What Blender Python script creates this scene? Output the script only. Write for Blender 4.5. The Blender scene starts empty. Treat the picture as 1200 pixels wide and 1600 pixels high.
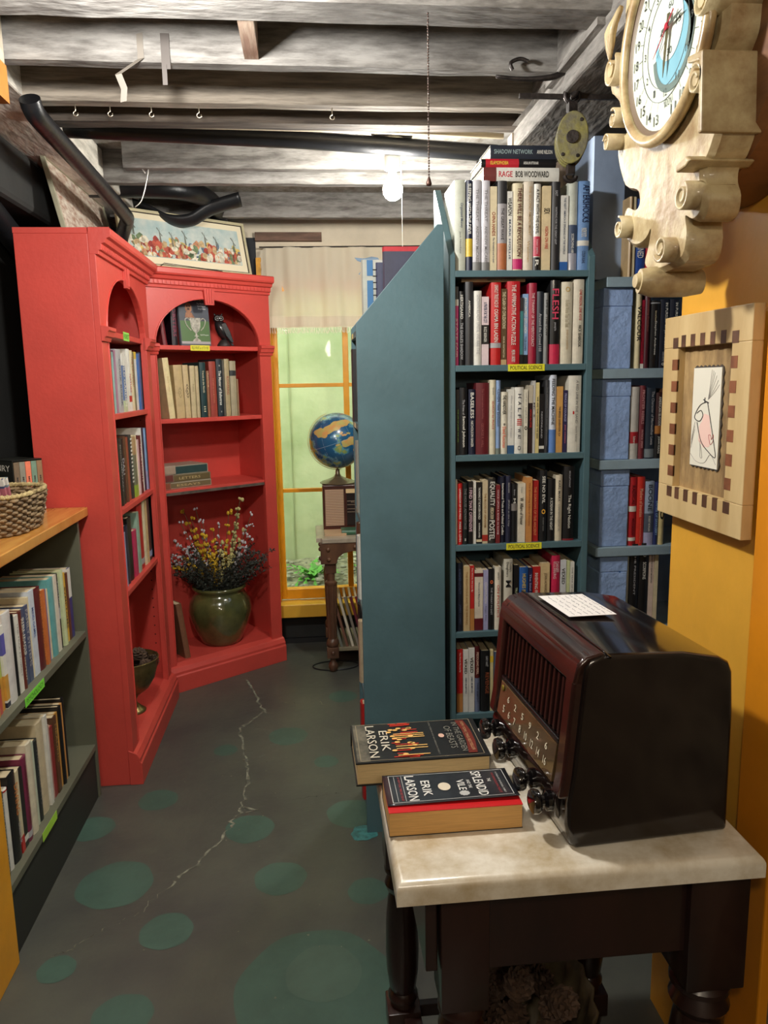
import bpy, bmesh, math, random
from mathutils import Matrix, Vector
C = bpy.context.scene.collection
R = math.radians
random.seed(7)

# ------------------------------------------------------------------ camera, world, lights, exposure
EYE = Vector((0, 0, 1.53))
yw, pt, rl = R(5.4), R(9.6), R(1.0)
fwd = Vector((math.sin(yw)*math.cos(pt), math.cos(yw)*math.cos(pt), -math.sin(pt)))
rt = Vector((math.cos(yw), -math.sin(yw), 0)); up = rt.cross(fwd)
up2 = up*math.cos(rl) + rt*math.sin(rl); rt2 = rt*math.cos(rl) - up*math.sin(rl)
cd = bpy.data.cameras.new('camera'); cam = bpy.data.objects.new('camera', cd); C.objects.link(cam)
cam.matrix_world = Matrix(((rt2.x, up2.x, -fwd.x, EYE.x), (rt2.y, up2.y, -fwd.y, EYE.y), (rt2.z, up2.z, -fwd.z, EYE.z), (0, 0, 0, 1)))
cd.sensor_fit = 'VERTICAL'; cd.sensor_height = 32.0; cd.lens = 24.0; cd.clip_start = .02
bpy.context.scene.camera = cam

vs = bpy.context.scene.view_settings
vs.view_transform = 'Standard'; vs.look = 'None'; vs.gamma = 1; vs.use_curve_mapping = False
vs.exposure = 0.35

w = bpy.data.worlds.new('world'); bpy.context.scene.world = w; w.use_nodes = True
wn = w.node_tree.nodes; bg = wn['Background']
bg.inputs[0].default_value = (.94, 1.0, .92, 1); bg.inputs[1].default_value = 5.0

def lamp(name, loc, power, col, r=.05):
    l = bpy.data.lights.new(name, 'POINT'); l.energy = power; l.color = col; l.shadow_soft_size = r
    o = bpy.data.objects.new(name, l); o.location = loc; C.objects.link(o); return o
lamp('ceiling_lamp', (-.30, 1.60, 2.275), 53, (1, .975, .93), .05)
lamp('ceiling_lamp_behind', (-.25, -.55, 2.25), 30, (1, .86, .68), .09)
lamp('fill_light_side', (.35, -.95, 1.95), 18, (1, .88, .72), .12)  # unseen fill light added behind the camera to flatten the contrast
BULB_STRENGTH = 560

# ------------------------------------------------------------------ helpers
def s2l(c):
    c = c/255.0
    return c/12.92 if c <= .04045 else ((c+.055)/1.055)**2.4
def lin(rgb): return (s2l(rgb[0]), s2l(rgb[1]), s2l(rgb[2]), 1)
MC = {}
def mat(rgb, rough=.55, metal=0, coat=0, var=0, vscale=8, stretch=(1,1,1), bump=0, bscale=None, dark=None, emis=0, trans=0, spec=.5):
    key = (tuple(rgb), rough, metal, coat, var, vscale, stretch, bump, bscale, dark, emis, trans, spec)
    if key in MC: return MC[key]
    m = bpy.data.materials.new('mat_%d' % len(MC)); m.use_nodes = True; MC[key] = m
    nt = m.node_tree; b = nt.nodes['Principled BSDF']
    b.inputs['Base Color'].default_value = lin(rgb); b.inputs['Roughness'].default_value = rough
    b.inputs['Metallic'].default_value = metal; b.inputs['Coat Weight'].default_value = coat
    b.inputs['Coat Roughness'].default_value = .08
    b.inputs['Specular IOR Level'].default_value = spec
    if trans: b.inputs['Transmission Weight'].default_value = trans
    if emis:
        b.inputs['Emission Color'].default_value = lin(rgb); b.inputs['Emission Strength'].default_value = emis
    if var or bump:
        tc = nt.nodes.new('ShaderNodeTexCoord'); mp = nt.nodes.new('ShaderNodeMapping')
        mp.inputs['Scale'].default_value = stretch
        nt.links.new(tc.outputs['Object'], mp.inputs['Vector'])
        n = nt.nodes.new('ShaderNodeTexNoise'); n.inputs['Scale'].default_value = vscale; n.inputs['Detail'].default_value = 6
        n.inputs['Roughness'].default_value = .62
        nt.links.new(mp.outputs[0], n.inputs['Vector'])
        if var:
            r = nt.nodes.new('ShaderNodeValToRGB')
            d = dark if dark else tuple(max(0, c*(1-var)) for c in rgb)
            r.color_ramp.elements[0].position = .34; r.color_ramp.elements[0].color = lin(d)
            r.color_ramp.elements[1].position = .62; r.color_ramp.elements[1].color = lin(rgb)
            nt.links.new(n.outputs['Fac'], r.inputs['Fac']); nt.links.new(r.outputs['Color'], b.inputs['Base Color'])
        if bump:
            src = n
            if bscale:
                src = nt.nodes.new('ShaderNodeTexNoise'); src.inputs['Scale'].default_value = bscale; src.inputs['Detail'].default_value = 5
                nt.links.new(mp.outputs[0], src.inputs['Vector'])
            bp = nt.nodes.new('ShaderNodeBump'); bp.inputs['Strength'].default_value = min(1, bump); bp.inputs['Distance'].default_value = .006
            nt.links.new(src.outputs['Fac'], bp.inputs['Height']); nt.links.new(bp.outputs[0], b.inputs['Normal'])
    return m

def nb(): return bmesh.new()
def box(bm, x0, x1, y0, y1, z0, z1, bev=0):
    vs_ = [bm.verts.new((x, y, z)) for z in (z0, z1) for y in (y0, y1) for x in (x0, x1)]
    fs = [(0,2,3,1), (4,5,7,6), (0,1,5,4), (2,6,7,3), (0,4,6,2), (1,3,7,5)]
    nf = [bm.faces.new([vs_[i] for i in f]) for f in fs]
    if bev:
        es = list({e for f in nf for e in f.edges})
        bmesh.ops.bevel(bm, geom=es, offset=bev, segments=2, affect='EDGES', profile=.5)
    return nf
def prism(bm, poly, a, b, axis):
    """poly of 2D points swept from a to b along axis. axis x: pts=(y,z); y: pts=(x,z); z: pts=(x,y)"""
    f = {'x': lambda p, t: (t, p[0], p[1]), 'y': lambda p, t: (p[0], t, p[1]), 'z': lambda p, t: (p[0], p[1], t)}[axis]
    A = [bm.verts.new(f(p, a)) for p in poly]; B = [bm.verts.new(f(p, b)) for p in poly]
    n = len(poly)
    bm.faces.new(A); bm.faces.new(B[::-1])
    for i in range(n): bm.faces.new((A[i], B[i], B[(i+1) % n], A[(i+1) % n]))
def cyl(bm, p, q, r0, r1=None, n=16, caps=True):
    p = Vector(p); q = Vector(q); r1 = r0 if r1 is None else r1
    d = (q-p).normalized(); a = d.orthogonal().normalized(); b = d.cross(a)
    A = []; B = []
    for i in range(n):
        t = 2*math.pi*i/n; o = a*math.cos(t)+b*math.sin(t)
        A.append(bm.verts.new(p+o*r0)); B.append(bm.verts.new(q+o*r1))
    for i in range(n): bm.faces.new((A[i], A[(i+1) % n], B[(i+1) % n], B[i]))
    if caps: bm.faces.new(A[::-1]); bm.faces.new(B)
def tube(bm, pts, r, n=8, closed=False, caps=True):
    pts = [Vector(p) for p in pts]; m = len(pts); rings = []; prev = None
    for i, p in enumerate(pts):
        if closed: d = (pts[(i+1) % m]-pts[i-1])
        else: d = pts[min(i+1, m-1)]-pts[max(i-1, 0)]
        d = d.normalized() if d.length > 1e-9 else Vector((0, 0, 1))
        a = d.orthogonal().normalized() if prev is None else (prev - d*prev.dot(d)).normalized()
        prev = a; b = d.cross(a)
        rr = r[i] if isinstance(r, (list, tuple)) else r
        rings.append([bm.verts.new(p+(a*math.cos(2*math.pi*k/n)+b*math.sin(2*math.pi*k/n))*rr) for k in range(n)])
    for i in range(m if closed else m-1):
        A = rings[i]; B = rings[(i+1) % m]
        for k in range(n): bm.faces.new((A[k], A[(k+1) % n], B[(k+1) % n], B[k]))
    if caps and not closed: bm.faces.new(rings[0][::-1]); bm.faces.new(rings[-1])
def lathe(bm, prof, c=(0,0,0), n=28, axis='z', cap=True):
    """prof: list of (r, h)"""
    rings = []
    for r, h in prof:
        ring = []
        for k in range(n):
            t = 2*math.pi*k/n; a, b = r*math.cos(t), r*math.sin(t)
            v = {'z': (a, b, h), 'x': (h, a, b), 'y': (b, h, a)}[axis]
            ring.append(bm.verts.new((v[0]+c[0], v[1]+c[1], v[2]+c[2])))
        rings.append(ring)
    for A, B in zip(rings, rings[1:]):
        for k in range(n): bm.faces.new((A[k], A[(k+1) % n], B[(k+1) % n], B[k]))
    if cap and prof[0][0] > 1e-4: bm.faces.new(rings[0][::-1])
    if cap and prof[-1][0] > 1e-4: bm.faces.new(rings[-1])
def ball(bm, c, r, sx=1, sy=1, sz=1, u=14, v=9):
    m = Matrix.Translation(c) @ Matrix.Diagonal((r*sx, r*sy, r*sz, 1))
    bmesh.ops.create_uvsphere(bm, u_segments=u, v_segments=v, radius=1, matrix=m)
def catmull(pts, k=6, closed=False):
    P = [Vector(p) for p in pts]; n = len(P); out = []
    rng = range(n) if closed else range(n-1)
    for i in rng:
        g = (lambda j: P[j % n]) if closed else (lambda j: P[max(0, min(n-1, j))])
        a, b, c, d = g(i-1), g(i), g(i+1), g(i+2)
        for s in range(k):
            t = s/k
            out.append(.5*((2*b)+(c-a)*t+(2*a-5*b+4*c-d)*t*t+(3*b-a-3*c+d)*t**3))
    if not closed: out.append(P[-1])
    return out

ROOTM = {}
def place(o, M): o.matrix_world = M; ROOTM[o.name] = M.copy()
def frame(loc, rz=0): return Matrix.Translation(loc) @ Matrix.Rotation(rz, 4, 'Z')
def axes(o, ex, ey, ez):
    ex, ey, ez = Vector(ex).normalized(), Vector(ey).normalized(), Vector(ez).normalized()
    return Matrix(((ex.x, ey.x, ez.x, o[0]), (ex.y, ey.y, ez.y, o[1]), (ex.z, ey.z, ez.z, o[2]), (0, 0, 0, 1)))
LABELS = {}
def tag(o, label, cat, group=None, kind=None):
    nw = len(label.split())
    if not 4 <= nw <= 16: print('LABEL LENGTH', nw, label)
    if label in LABELS and not group: print('DUP LABEL', label)
    LABELS[label] = 1
    o['label'] = label; o['category'] = cat
    if group: o['group'] = group
    if kind: o['kind'] = kind
    return o
def thing(name, label, cat, loc=(0,0,0), rz=0, group=None, M=None):
    o = bpy.data.objects.new(name, None); C.objects.link(o); o.empty_display_size = .05
    place(o, M if M is not None else frame(loc, rz)); tag(o, label, cat, group); return o
def build(name, bm, m, parent=None, smooth=False, bevel=0, world=False, label=None, sub=0, norm=True, seg=2):
    """link ONE mesh. world=True: vertices are given in room coordinates."""
    if norm: bmesh.ops.recalc_face_normals(bm, faces=bm.faces)
    me = bpy.data.meshes.new(name); bm.to_mesh(me); bm.free()
    for mm in (m if isinstance(m, list) else [m]): me.materials.append(mm)
    if parent is not None and world: me.transform(ROOTM[parent.name].inverted())
    if smooth:
        for p in me.polygons: p.use_smooth = True
    o = bpy.data.objects.new(name, me); C.objects.link(o)
    if parent is not None:
        o.parent = parent
        ROOTM[o.name] = ROOTM.get(parent.name, Matrix.Identity(4))
    else: ROOTM[o.name] = Matrix.Identity(4)
    if bevel:
        b = o.modifiers.new('b', 'BEVEL'); b.width = bevel; b.segments = seg; b.limit_method = 'ANGLE'; b.angle_limit = R(40)
    if sub:
        s = o.modifiers.new('s', 'SUBSURF'); s.levels = sub; s.render_levels = sub
    if smooth == 'auto':
        for p in me.polygons: p.use_smooth = True
    if smooth and (bevel or smooth == 'auto'):
        me.set_sharp_from_angle(angle=R(40)) if hasattr(me, 'set_sharp_from_angle') else None
    if label: o['label'] = label
    return o
def struct(name, bm, m, **k):
    o = build(name, bm, m, **k); o['kind'] = 'structure'; return o

TXT = {}
def text_polys(s, bold=0):
    key = (s, bold)
    if key in TXT: return TXT[key]
    cu = bpy.data.curves.new('t', 'FONT'); cu.body = s; cu.resolution_u = 2; cu.size = 1
    if bold: cu.offset = .012*bold
    ob = bpy.data.objects.new('t', cu)
    me = bpy.data.meshes.new_from_object(ob)
    vs_ = [v.co.copy() for v in me.vertices]; fs = [tuple(p.vertices) for p in me.polygons]
    if not vs_: TXT[key] = None; return None
    x0 = min(v.x for v in vs_); x1 = max(v.x for v in vs_); y0 = min(v.y for v in vs_); y1 = max(v.y for v in vs_)
    P = [((v.x-x0)/(x1-x0), (v.y-y0)/(max(1e-6, y1-y0))) for v in vs_]
    bpy.data.meshes.remove(me); bpy.data.objects.remove(ob); bpy.data.curves.remove(cu)
    TXT[key] = (P, fs); return TXT[key]
def add_text(bm, s, O, U, V, bold=0):
    """lettering filling the parallelogram O, O+U (reading), O+V (letter up)"""
    t = text_polys(s, bold)
    if not t: return
    O, U, V = Vector(O), Vector(U), Vector(V)
    v = [bm.verts.new(O+U*p[0]+V*p[1]) for p in t[0]]
    for f in t[1]:
        try: bm.faces.new([v[i] for i in f])
        except ValueError: pass

WHITE = (225, 222, 210); PAGES = (214, 196, 158)
NAMED = dict(white=(226,224,214), cream=(222,208,172), tan=(190,160,115), black=(22,22,24), navy=(30,36,60), red=(190,38,36),
    crimson=(160,30,48), maroon=(98,26,32), brown=(92,60,42), olive=(88,84,58), grey=(120,120,118), silver=(175,175,178),
    lavender=(165,165,200), blue=(50,100,170), lightblue=(140,175,215), teal=(60,125,125), darkteal=(28,58,60), green=(60,110,70),
    palegreen=(190,205,165), pink=(214,120,140), magenta=(200,40,110), orange=(214,130,60), yellow=(222,190,60), slate=(70,85,110),
    charcoal=(48,48,50), copper=(180,110,70), palepink=(228,196,196), gold=(200,165,80), purple=(70,52,96), rust=(150,72,50), darkred=(130,34,30), peach=(236,130,100))
def col(c): return NAMED[c] if isinstance(c, str) else c
def cover_mat(c): return mat(col(c), rough=.42, coat=.12, var=.10, vscale=22)
PAGE_M = None
def make_book(label, W, H, D, c, texts=(), bands=(), M=None, hard=True, group=None, name='book', pages=PAGES, cat='book'):
    """spine at local y=0 facing -y; thickness along x (W), height z (H), depth +y (D).
    texts: (string, f0, f1, width fraction, colour[, offset fraction]) read down the spine, f from the top; bands: (f0, f1, colour)"""
    ct = min(.0028 if hard else .0012, W*.22); bm = nb(); h = W/2
    if hard:
        arc = [(-h+W*i/6, .003-.0045*math.sin(math.pi*i/6)) for i in range(7)]
    else: arc = [(-h, 0), (h, 0)]
    poly = [(-h, D)] + arc + [(h, D), (h-ct, D), (h-ct, .004+ct), (-h+ct, .004+ct), (-h+ct, D)]
    prism(bm, poly, 0, H, 'z')
    o = build(name, bm, cover_mat(c)); place(o, M); tag(o, label, cat, group)
    i = .003 if hard else .0004
    bm = nb(); box(bm, -h+ct, h-ct, .004+ct, D-i, i, H-i)
    build('page_block', bm, mat(pages, rough=.9, var=.12, vscale=90, stretch=(8, .2, .2)), o)
    for f0, f1, bc in bands:
        bm = nb(); z1 = H*(1-f0); z0 = H*(1-f1)
        pl = [(-h-.0004, D*.985)] + [(x*1.0+(-.0004 if x < 0 else .0004 if x > 0 else 0), y-.0005) for x, y in arc] + [(h+.0004, D*.985), (h, D*.985)] + [(x, y) for x, y in arc[::-1]] + [(-h, D*.985)]
        prism(bm, pl, z0, z1, 'z'); build('spine_band', bm, cover_mat(bc), o)
    for t in texts:
        s, f0, f1, wf, tc = t[:5]; off = t[5] if len(t) > 5 else 0
        bm = nb(); ww = W*wf; yy = -.0022 if hard else -.0011
        add_text(bm, s, (off*W-ww/2, yy, H*(1-f0)), (0, 0, -H*(f1-f0)), (ww, 0, 0), 1 if wf > .4 else .5)
        build('title_lettering', bm, mat(col(tc), rough=.5), o, norm=False)
    return o
def ordinal(n): return ['first','second','third','fourth','fifth','sixth','seventh','eighth','ninth','tenth','eleventh','twelfth','thirteenth','fourteenth','fifteenth','sixteenth','seventeenth','eighteenth','nineteenth','twentieth','twenty-first','twenty-second','twenty-third','twenty-fourth','twenty-fifth','twenty-sixth'][n]
def row(origin, rz, data, where, group, Dmax=.26, zref=None):
    """data: (u0, u1, height, cover colour, look, hard, texts, bands[, tilt deg, setback])"""
    B = frame(origin, rz)
    for i, d in enumerate(data):
        u0, u1, H, c, look, hard, texts, bands = d[:8]
        tilt = d[8] if len(d) > 8 else 0; sb = d[9] if len(d) > 9 else random.uniform(0, .008)
        D = d[10] if len(d) > 10 else min(Dmax, H*random.uniform(.62, .70)); W = max(.006, (u1-u0)*.97)
        if tilt: # pivots on the lower edge it leans over
            px = u1 if tilt > 0 else u0
            M = B @ Matrix.Translation((px, sb, 0)) @ Matrix.Rotation(R(tilt), 4, 'Y') @ Matrix.Translation((-W/2 if tilt > 0 else W/2, 0, 0))
        else: M = B @ Matrix.Translation(((u0+u1)/2, sb, 0))
        make_book('%s book, %s from left on %s' % (look, ordinal(i), where), W, H, D, c, texts, bands, M, hard, group)

# ------------------------------------------------------------------ materials
RED = mat((206, 74, 64), rough=.42, var=.06, vscale=5, bump=.12, bscale=60)
TEAL = mat((82, 112, 120), rough=.45, var=.08, vscale=6, bump=.15, bscale=50)
OLIVE = mat((98, 99, 82), rough=.6, var=.08, vscale=5)
YELLOW = mat((232, 172, 58), rough=.5, var=.07, vscale=4, bump=.3, bscale=14)
WINYEL = mat((232, 160, 22), rough=.4, var=.08, vscale=6)
BLACKW = mat((46, 47, 45), rough=.8, var=.2, vscale=5, bump=.4, bscale=12)
BLACKP = mat((26, 27, 30), rough=.38, var=.2, vscale=9, bump=.2, bscale=40)
JOIST = mat((140, 137, 132), rough=.85, dark=(92, 88, 84), var=.5, vscale=5, stretch=(1.6, 5, 8), bump=.9, bscale=9)
JOISTY = mat((138, 134, 128), rough=.85, dark=(88, 84, 80), var=.5, vscale=5, stretch=(5, 1.6, 8), bump=.9, bscale=9)
DARKJ = mat((92, 82, 72), rough=.9, dark=(52, 46, 42), var=.5, vscale=3, stretch=(1.2, 8, 12), bump=1, bscale=6)
DECK = mat((160, 156, 148), rough=.85, dark=(120, 112, 100), var=.4, vscale=4, stretch=(6, 3, 6), bump=.7, bscale=6)
PLASTER = mat((214, 202, 180), rough=.9, var=.08, vscale=4, bump=.5, bscale=8)
BLUEP = mat((150, 178, 224), rough=.75, var=.12, vscale=10, bump=1, bscale=45)
BLUEPOST = mat((140, 158, 184), rough=.65, var=.10, vscale=5, bump=.3, bscale=20)
BLUEB = mat((148, 170, 182), rough=.55, var=.12, vscale=6, bump=.3, bscale=14)
IRON = mat((70, 64, 62), rough=.5, metal=.7, var=.4, vscale=20, bump=.5, bscale=60)

# ------------------------------------------------------------------ structure
# floor: painted concrete, faded teal dots, one long crack (all in the floor mesh)
bm = nb()
nf = box(bm, -1.3, 2.3, -1.7, 4.6, -.1, 0)
def disc(bm, x, y, rx, z, mi, n=40, wob=.04):
    vs_ = []
    ph = random.uniform(0, 6)
    for k in range(n):
        t = 2*math.pi*k/n; q = rx*(1+wob*math.sin(3*t+ph)*.5+wob*.4*math.sin(7*t+2*ph))
        vs_.append(bm.verts.new((x+q*math.cos(t), y+q*math.sin(t), z)))
    f = bm.faces.new(vs_); f.material_index = mi
for k, (x, y, r_) in enumerate([(-.611,2.731,.072),(-.805,2.566,.075),(-.65,2.241,.116),(-.138,2.21,.082),(-.453,2.01,.075),(-.72,1.896,.05),(-.508,1.713,.075),(-.03,1.75,.21),
        (.105,2.55,.09),(.131,2.115,.062),(-.255,2.497,.085),(-.14,3.2,.085),(.023,2.946,.05),(.30,1.35,.1),(.55,1.9,.09),(.12,3.6,.07),(-.4,3.1,.05),(.45,.9,.12)]):
    disc(bm, x, y, r_, .0006+.00001*k, 1)
disc(bm, -.01, 1.80, .10, .0011, 2); disc(bm, .14, 2.42, .045, .0011, 3, wob=.15)
cr = [(-.374,3.88),(-.311,3.685),(-.261,3.472),(-.30,3.40),(-.356,3.293),(-.312,3.017),(-.291,2.881),(-.294,2.646),(-.322,2.505),(-.404,2.332),(-.472,2.226),(-.543,2.101),(-.65,2.02),(-.70,1.965),(-.75,1.945)]
def crack(bm, pts, w0, mi, k=9, jit=.006):
    P = []
    for i in range(len(pts)-1):
        a, b = Vector(pts[i]), Vector(pts[i+1])
        for s in range(k): P.append(a.lerp(b, s/k)+Vector((random.gauss(0, jit), random.gauss(0, jit*.6))))
    P.append(Vector(pts[-1])); L = []; Rr = []
    for i, p in enumerate(P):
        ww = w0*random.uniform(.35, 1.3)*(.35 if i > len(P)*.72 else 1)
        L.append(bm.verts.new((p.x-ww, p.y, .0014))); Rr.append(bm.verts.new((p.x+ww, p.y+ww*.3, .0014)))
    for i in range(len(P)-1):
        f = bm.faces.new((L[i], Rr[i], Rr[i+1], L[i+1])); f.material_index = mi
crack(bm, cr, .0055, 4); crack(bm, [(-.27,3.47),(-.22,3.44)], .006, 4)
crack(bm, [(-.29,2.64),(-.24,2.61),(-.27,2.60)], .008, 4, 3); crack(bm, [(-.11,2.67),(.02,2.69),(.14,2.70)], .002, 5)
crack(bm, [(-.16,3.55),(.1,3.5)], .002, 4, 12, .02)
for i in range(70):
    x, y = random.choice([(-.29,2.7),(-.31,3.3),(-.15,1.9),(-.3,3.0)]); x += random.gauss(0, .16); y += random.gauss(0, .2)
    disc(bm, x, y, random.uniform(.001, .004), .0016, 4, 6, .3)
FLOORM = [mat((84, 86, 77), rough=.42, var=.22, vscale=2.2, dark=(68, 69, 66), bump=.35, bscale=18),
    mat((70, 97, 86), rough=.45, var=.12, vscale=6, bump=.35, bscale=18), mat((78, 102, 90), rough=.45, var=.12, vscale=6),
    mat((70, 140, 140), rough=.5, var=.35, vscale=40), mat((140, 140, 122), rough=.9, var=.5, vscale=30), mat((36, 38, 34), rough=.9)]
fl = struct('floor', bm, FLOORM, norm=False)

# ceiling deck with joists
bm = nb()
y = -1.7; k = 0
while y < 4.6:
    box(bm, -1.3, 2.3, y, y+.138, 2.48, 2.52); y += .142
ce = struct('ceiling', bm, DECK)
def joist(y0, y1, z0, m=JOIST, x0=-.80, x1=.72, rough=True, dz=0):
    bm = nb(); n = 14
    for i in range(n):
        xa = x0+(x1-x0)*i/n; xb = x0+(x1-x0)*(i+1)/n
    g = []
    for i in range(n+1):
        x = x0+(x1-x0)*i/n; j = random.uniform(-.003, .003); q = dz*(i/n)
        g.append([bm.verts.new((x, y0+j, 2.479)), bm.verts.new((x, y0+j, z0+q+.012+j)), bm.verts.new((x, y0+.008+j, z0+q+j*.6)), bm.verts.new((x, y1-.006, z0+q+j*.6)), bm.verts.new((x, y1, z0+q+.01)), bm.verts.new((x, y1, 2.479))])
    for a, b in zip(g, g[1:]):
        for q in range(6): bm.faces.new((a[q], b[q], b[(q+1) % 6], a[(q+1) % 6]))
    bm.faces.new(g[0]); bm.faces.new(g[-1][::-1])
    return build('joist', bm, m, ce)
joist(1.86, 1.975, 2.362); joist(2.195, 2.25, 2.358, dz=-.004); joist(2.50, 2.56, 2.362, mat((158,148,134), rough=.9, dark=(96,88,78), var=.5, vscale=3.2, stretch=(1.2,9,14), bump=1, bscale=6))
joist(2.66, 2.74, 2.358, DARKJ); joist(3.40, 3.46, 2.352); joist(3.30, 3.36, 2.385, x0=-.7); joist(4.10, 4.16, 2.36, x0=-.95, x1=.9)
joist(1.1, 1.16, 2.36); joist(.4, .46, 2.36); joist(-.4, -.34, 2.36)
# short blocking board between the first two joists
bm = nb(); prism(bm, [(-.137, 1.98), (-.10, 1.98), (-.10, 2.195), (-.137, 2.195)], 2.366, 2.478, 'z')
build('blocking', bm, mat((196, 176, 156), rough=.8, dark=(150, 118, 100), var=.4, vscale=4, stretch=(9, 1, 9), bump=.5), ce)
# main beams along the room
bm = nb(); box(bm, .72, .95, 1.0, 2.72, 2.30, 2.479, .008)
struct('trim_1', bm, JOISTY)
bm = nb(); box(bm, .70, .76, 1.9, 2.3, 2.345, 2.479); prism(bm, [(.70,2.36),(.80,2.36),(.80,2.44)], 2.3, 2.7, 'y'); struct('trim_2', bm, JOISTY)
bm = nb(); box(bm, -1.02, -.80, 1.2, 4.44, 2.37, 2.479, .006); struct('trim_3', bm, mat((228, 222, 210), rough=.85, dark=(178, 172, 160), var=.5, vscale=5, stretch=(5, 1.6, 8), bump=.6, bscale=9))
# beam end by the left jamb: bare top, painted foot
bm = nb(); box(bm, -.86, -.735, 2.02, 2.18, 2.33, 2.479); struct('trim_4', bm, mat((190,178,158), rough=.8, var=.3, vscale=6, bump=.4))
bm = nb(); box(bm, -.86, -.733, 2.015, 2.185, 2.245, 2.335); struct('trim_5', bm, mat((176, 116, 40), rough=.6, var=.15, vscale=10))
# walls
bm = nb(); box(bm, -1.3, -1.17, -1.7, 4.6, 0, 2.48); struct('wall_left', bm, BLACKW)
bm = nb(); box(bm, -1.17, -.99, .9, 4.44, 2.17, 2.37, .02); struct('trim_6', bm, BLACKW)
X0, X1, Z0, Z1 = -.165, .98, .27, 2.02
bm = nb()
box(bm, -1.17, -.235, 4.45, 4.6, 0, 2.48); box(bm, X1+.07, 2.3, 4.45, 4.6, 0, 2.48); box(bm, -.235, X1+.07, 4.45, 4.6, 2.09, 2.48)
struct('wall_back', bm, PLASTER)
bm = nb(); box(bm, -.235, X1+.07, 4.45, 4.6, 0, .185); struct('wall_under_window', bm, BLACKW)
bm = nb(); box(bm, -1.17, -.262, 4.435, 4.45, 0, 2.32); struct('trim_7', bm, mat((24, 28, 36), rough=.7, var=.1, vscale=4))
bm = nb(); box(bm, -.262, .10, 4.41, 4.45, 2.30, 2.345); struct('trim_8', bm, mat((120, 92, 76), rough=.8, var=.3, vscale=6, stretch=(1,6,6)))
bm = nb(); box(bm, -.255, 1.2, 4.43, 4.45, 0, .03); struct('baseboard_back', bm, BLACKP)
bm = nb(); box(bm, .80, .93, 1.18, 1.62, 0, 2.48); struct('wall_right', bm, YELLOW)
bm = nb(); box(bm, .80, .93, -1.7, 1.17, 0, 2.48); struct('wall_right_near', bm, mat((150, 132, 104), rough=.95, var=.4, vscale=14, bump=1, bscale=30))
bm = nb(); box(bm, .782, .935, 1.165, 1.272, 0, 2.30, .004); struct('trim_9', bm, mat((226, 142, 22), rough=.45, var=.08, vscale=4))
bm = nb(); box(bm, .93, 2.3, 1.5, 1.62, 0, 2.48); struct('wall_right_return', bm, YELLOW)
bm = nb(); box(bm, 2.2, 2.3, 1.6, 4.6, 0, 2.48); struct('wall_right_far', bm, BLUEPOST)
bm = nb(); box(bm, -1.3, .95, -1.8, -1.7, 0, 2.48); struct('wall_behind', bm, mat((92, 78, 64), rough=.9, var=.2, vscale=3))
# painted jamb beside the low shelf
bm = nb(); box(bm, -1.165, -.827, 1.78, 1.935, 0, 1.064, .003); struct('trim_10', bm, WINYEL)
# blue post and brick side to the right of the teal bookcase
bm = nb(); box(bm, .945, 1.05, 2.56, 3.4, 1.853, 2.478); struct('trim_11', bm, BLUEPOST)
bm = nb(); box(bm, 1.05, 2.2, 2.82, 2.90, 0, 2.478); struct('trim_12', bm, BLUEPOST)
# wooden post and stub behind the pulley
bm = nb(); box(bm, .845, .935, 2.74, 2.86, 1.9, 2.478); struct('trim_13', bm, mat((150,134,116), rough=.9, dark=(92,80,70), var=.5, vscale=3, stretch=(9,9,1.2), bump=1, bscale=6))
bm = nb(); box(bm, .72, .80, 2.74, 2.80, 2.13, 2.36); struct('trim_14', bm, mat((184,172,154), rough=.9, dark=(130,118,104), var=.4, vscale=4, bump=.7))
bm = nb(); box(bm, .80, .835, 2.735, 2.80, 2.12, 2.36); struct('trim_15', bm, mat((96,60,46), rough=.7, var=.3, vscale=8))

# window
wd = bpy.data.objects.new('window_1', None); C.objects.link(wd); place(wd, frame((.4, 4.45, Z0))); wd['kind'] = 'structure'
def wpart(name, bm, m, **k): return build(name, bm, m, wd, world=True, **k)
bm = nb(); box(bm, -.235, -.195, 4.40, 4.46, .27, 2.09); box(bm, X1+.03, X1+.07, 4.40, 4.46, .27, 2.09); box(bm, -.235, X1+.07, 4.40, 4.46, 2.03, 2.09); wpart('casing', bm, WINYEL, bevel=.003)
bm = nb(); box(bm, X0-.03, X0, 4.44, 4.50, Z0+.0, Z1+.01); box(bm, X1, X1+.03, 4.44, 4.50, Z0, Z1+.01); box(bm, X0, X1, 4.44, 4.50, Z0, Z0+.06); box(bm, X0, X1, 4.44, 4.50, Z1, Z1+.03)
wpart('window_frame', bm, WINYEL, bevel=.003)
for zz in (.916, 1.519):
    bm = nb(); box(bm, X0, X1, 4.462, 4.49, zz-.011, zz+.011); wpart('muntin', bm, WINYEL, bevel=.003)
for xx in (.217, .60):
    bm = nb(); box(bm, xx-.016, xx+.016, 4.455, 4.492, Z0+.05, Z1); wpart('mullion', bm, WINYEL, bevel=.003)
bm = nb(); box(bm, -.235, X1+.07, 4.34, 4.46, .185, .262); wpart('window_sill', bm, mat((232, 182, 60), rough=.4, var=.06, vscale=5), bevel=.004)
gl = bpy.data.materials.new('window_glass'); gl.use_nodes = True; nt = gl.node_tree; nt.nodes.clear()
mo = nt.nodes.new('ShaderNodeOutputMaterial'); mx = nt.nodes.new('ShaderNodeMixShader'); tr = nt.nodes.new('ShaderNodeBsdfTransparent'); gs = nt.nodes.new('ShaderNodeBsdfGlossy')
mx.inputs[0].default_value = .015; gs.inputs['Roughness'].default_value = .03; tr.inputs[0].default_value = (.93, .97, .93, 1)
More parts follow.
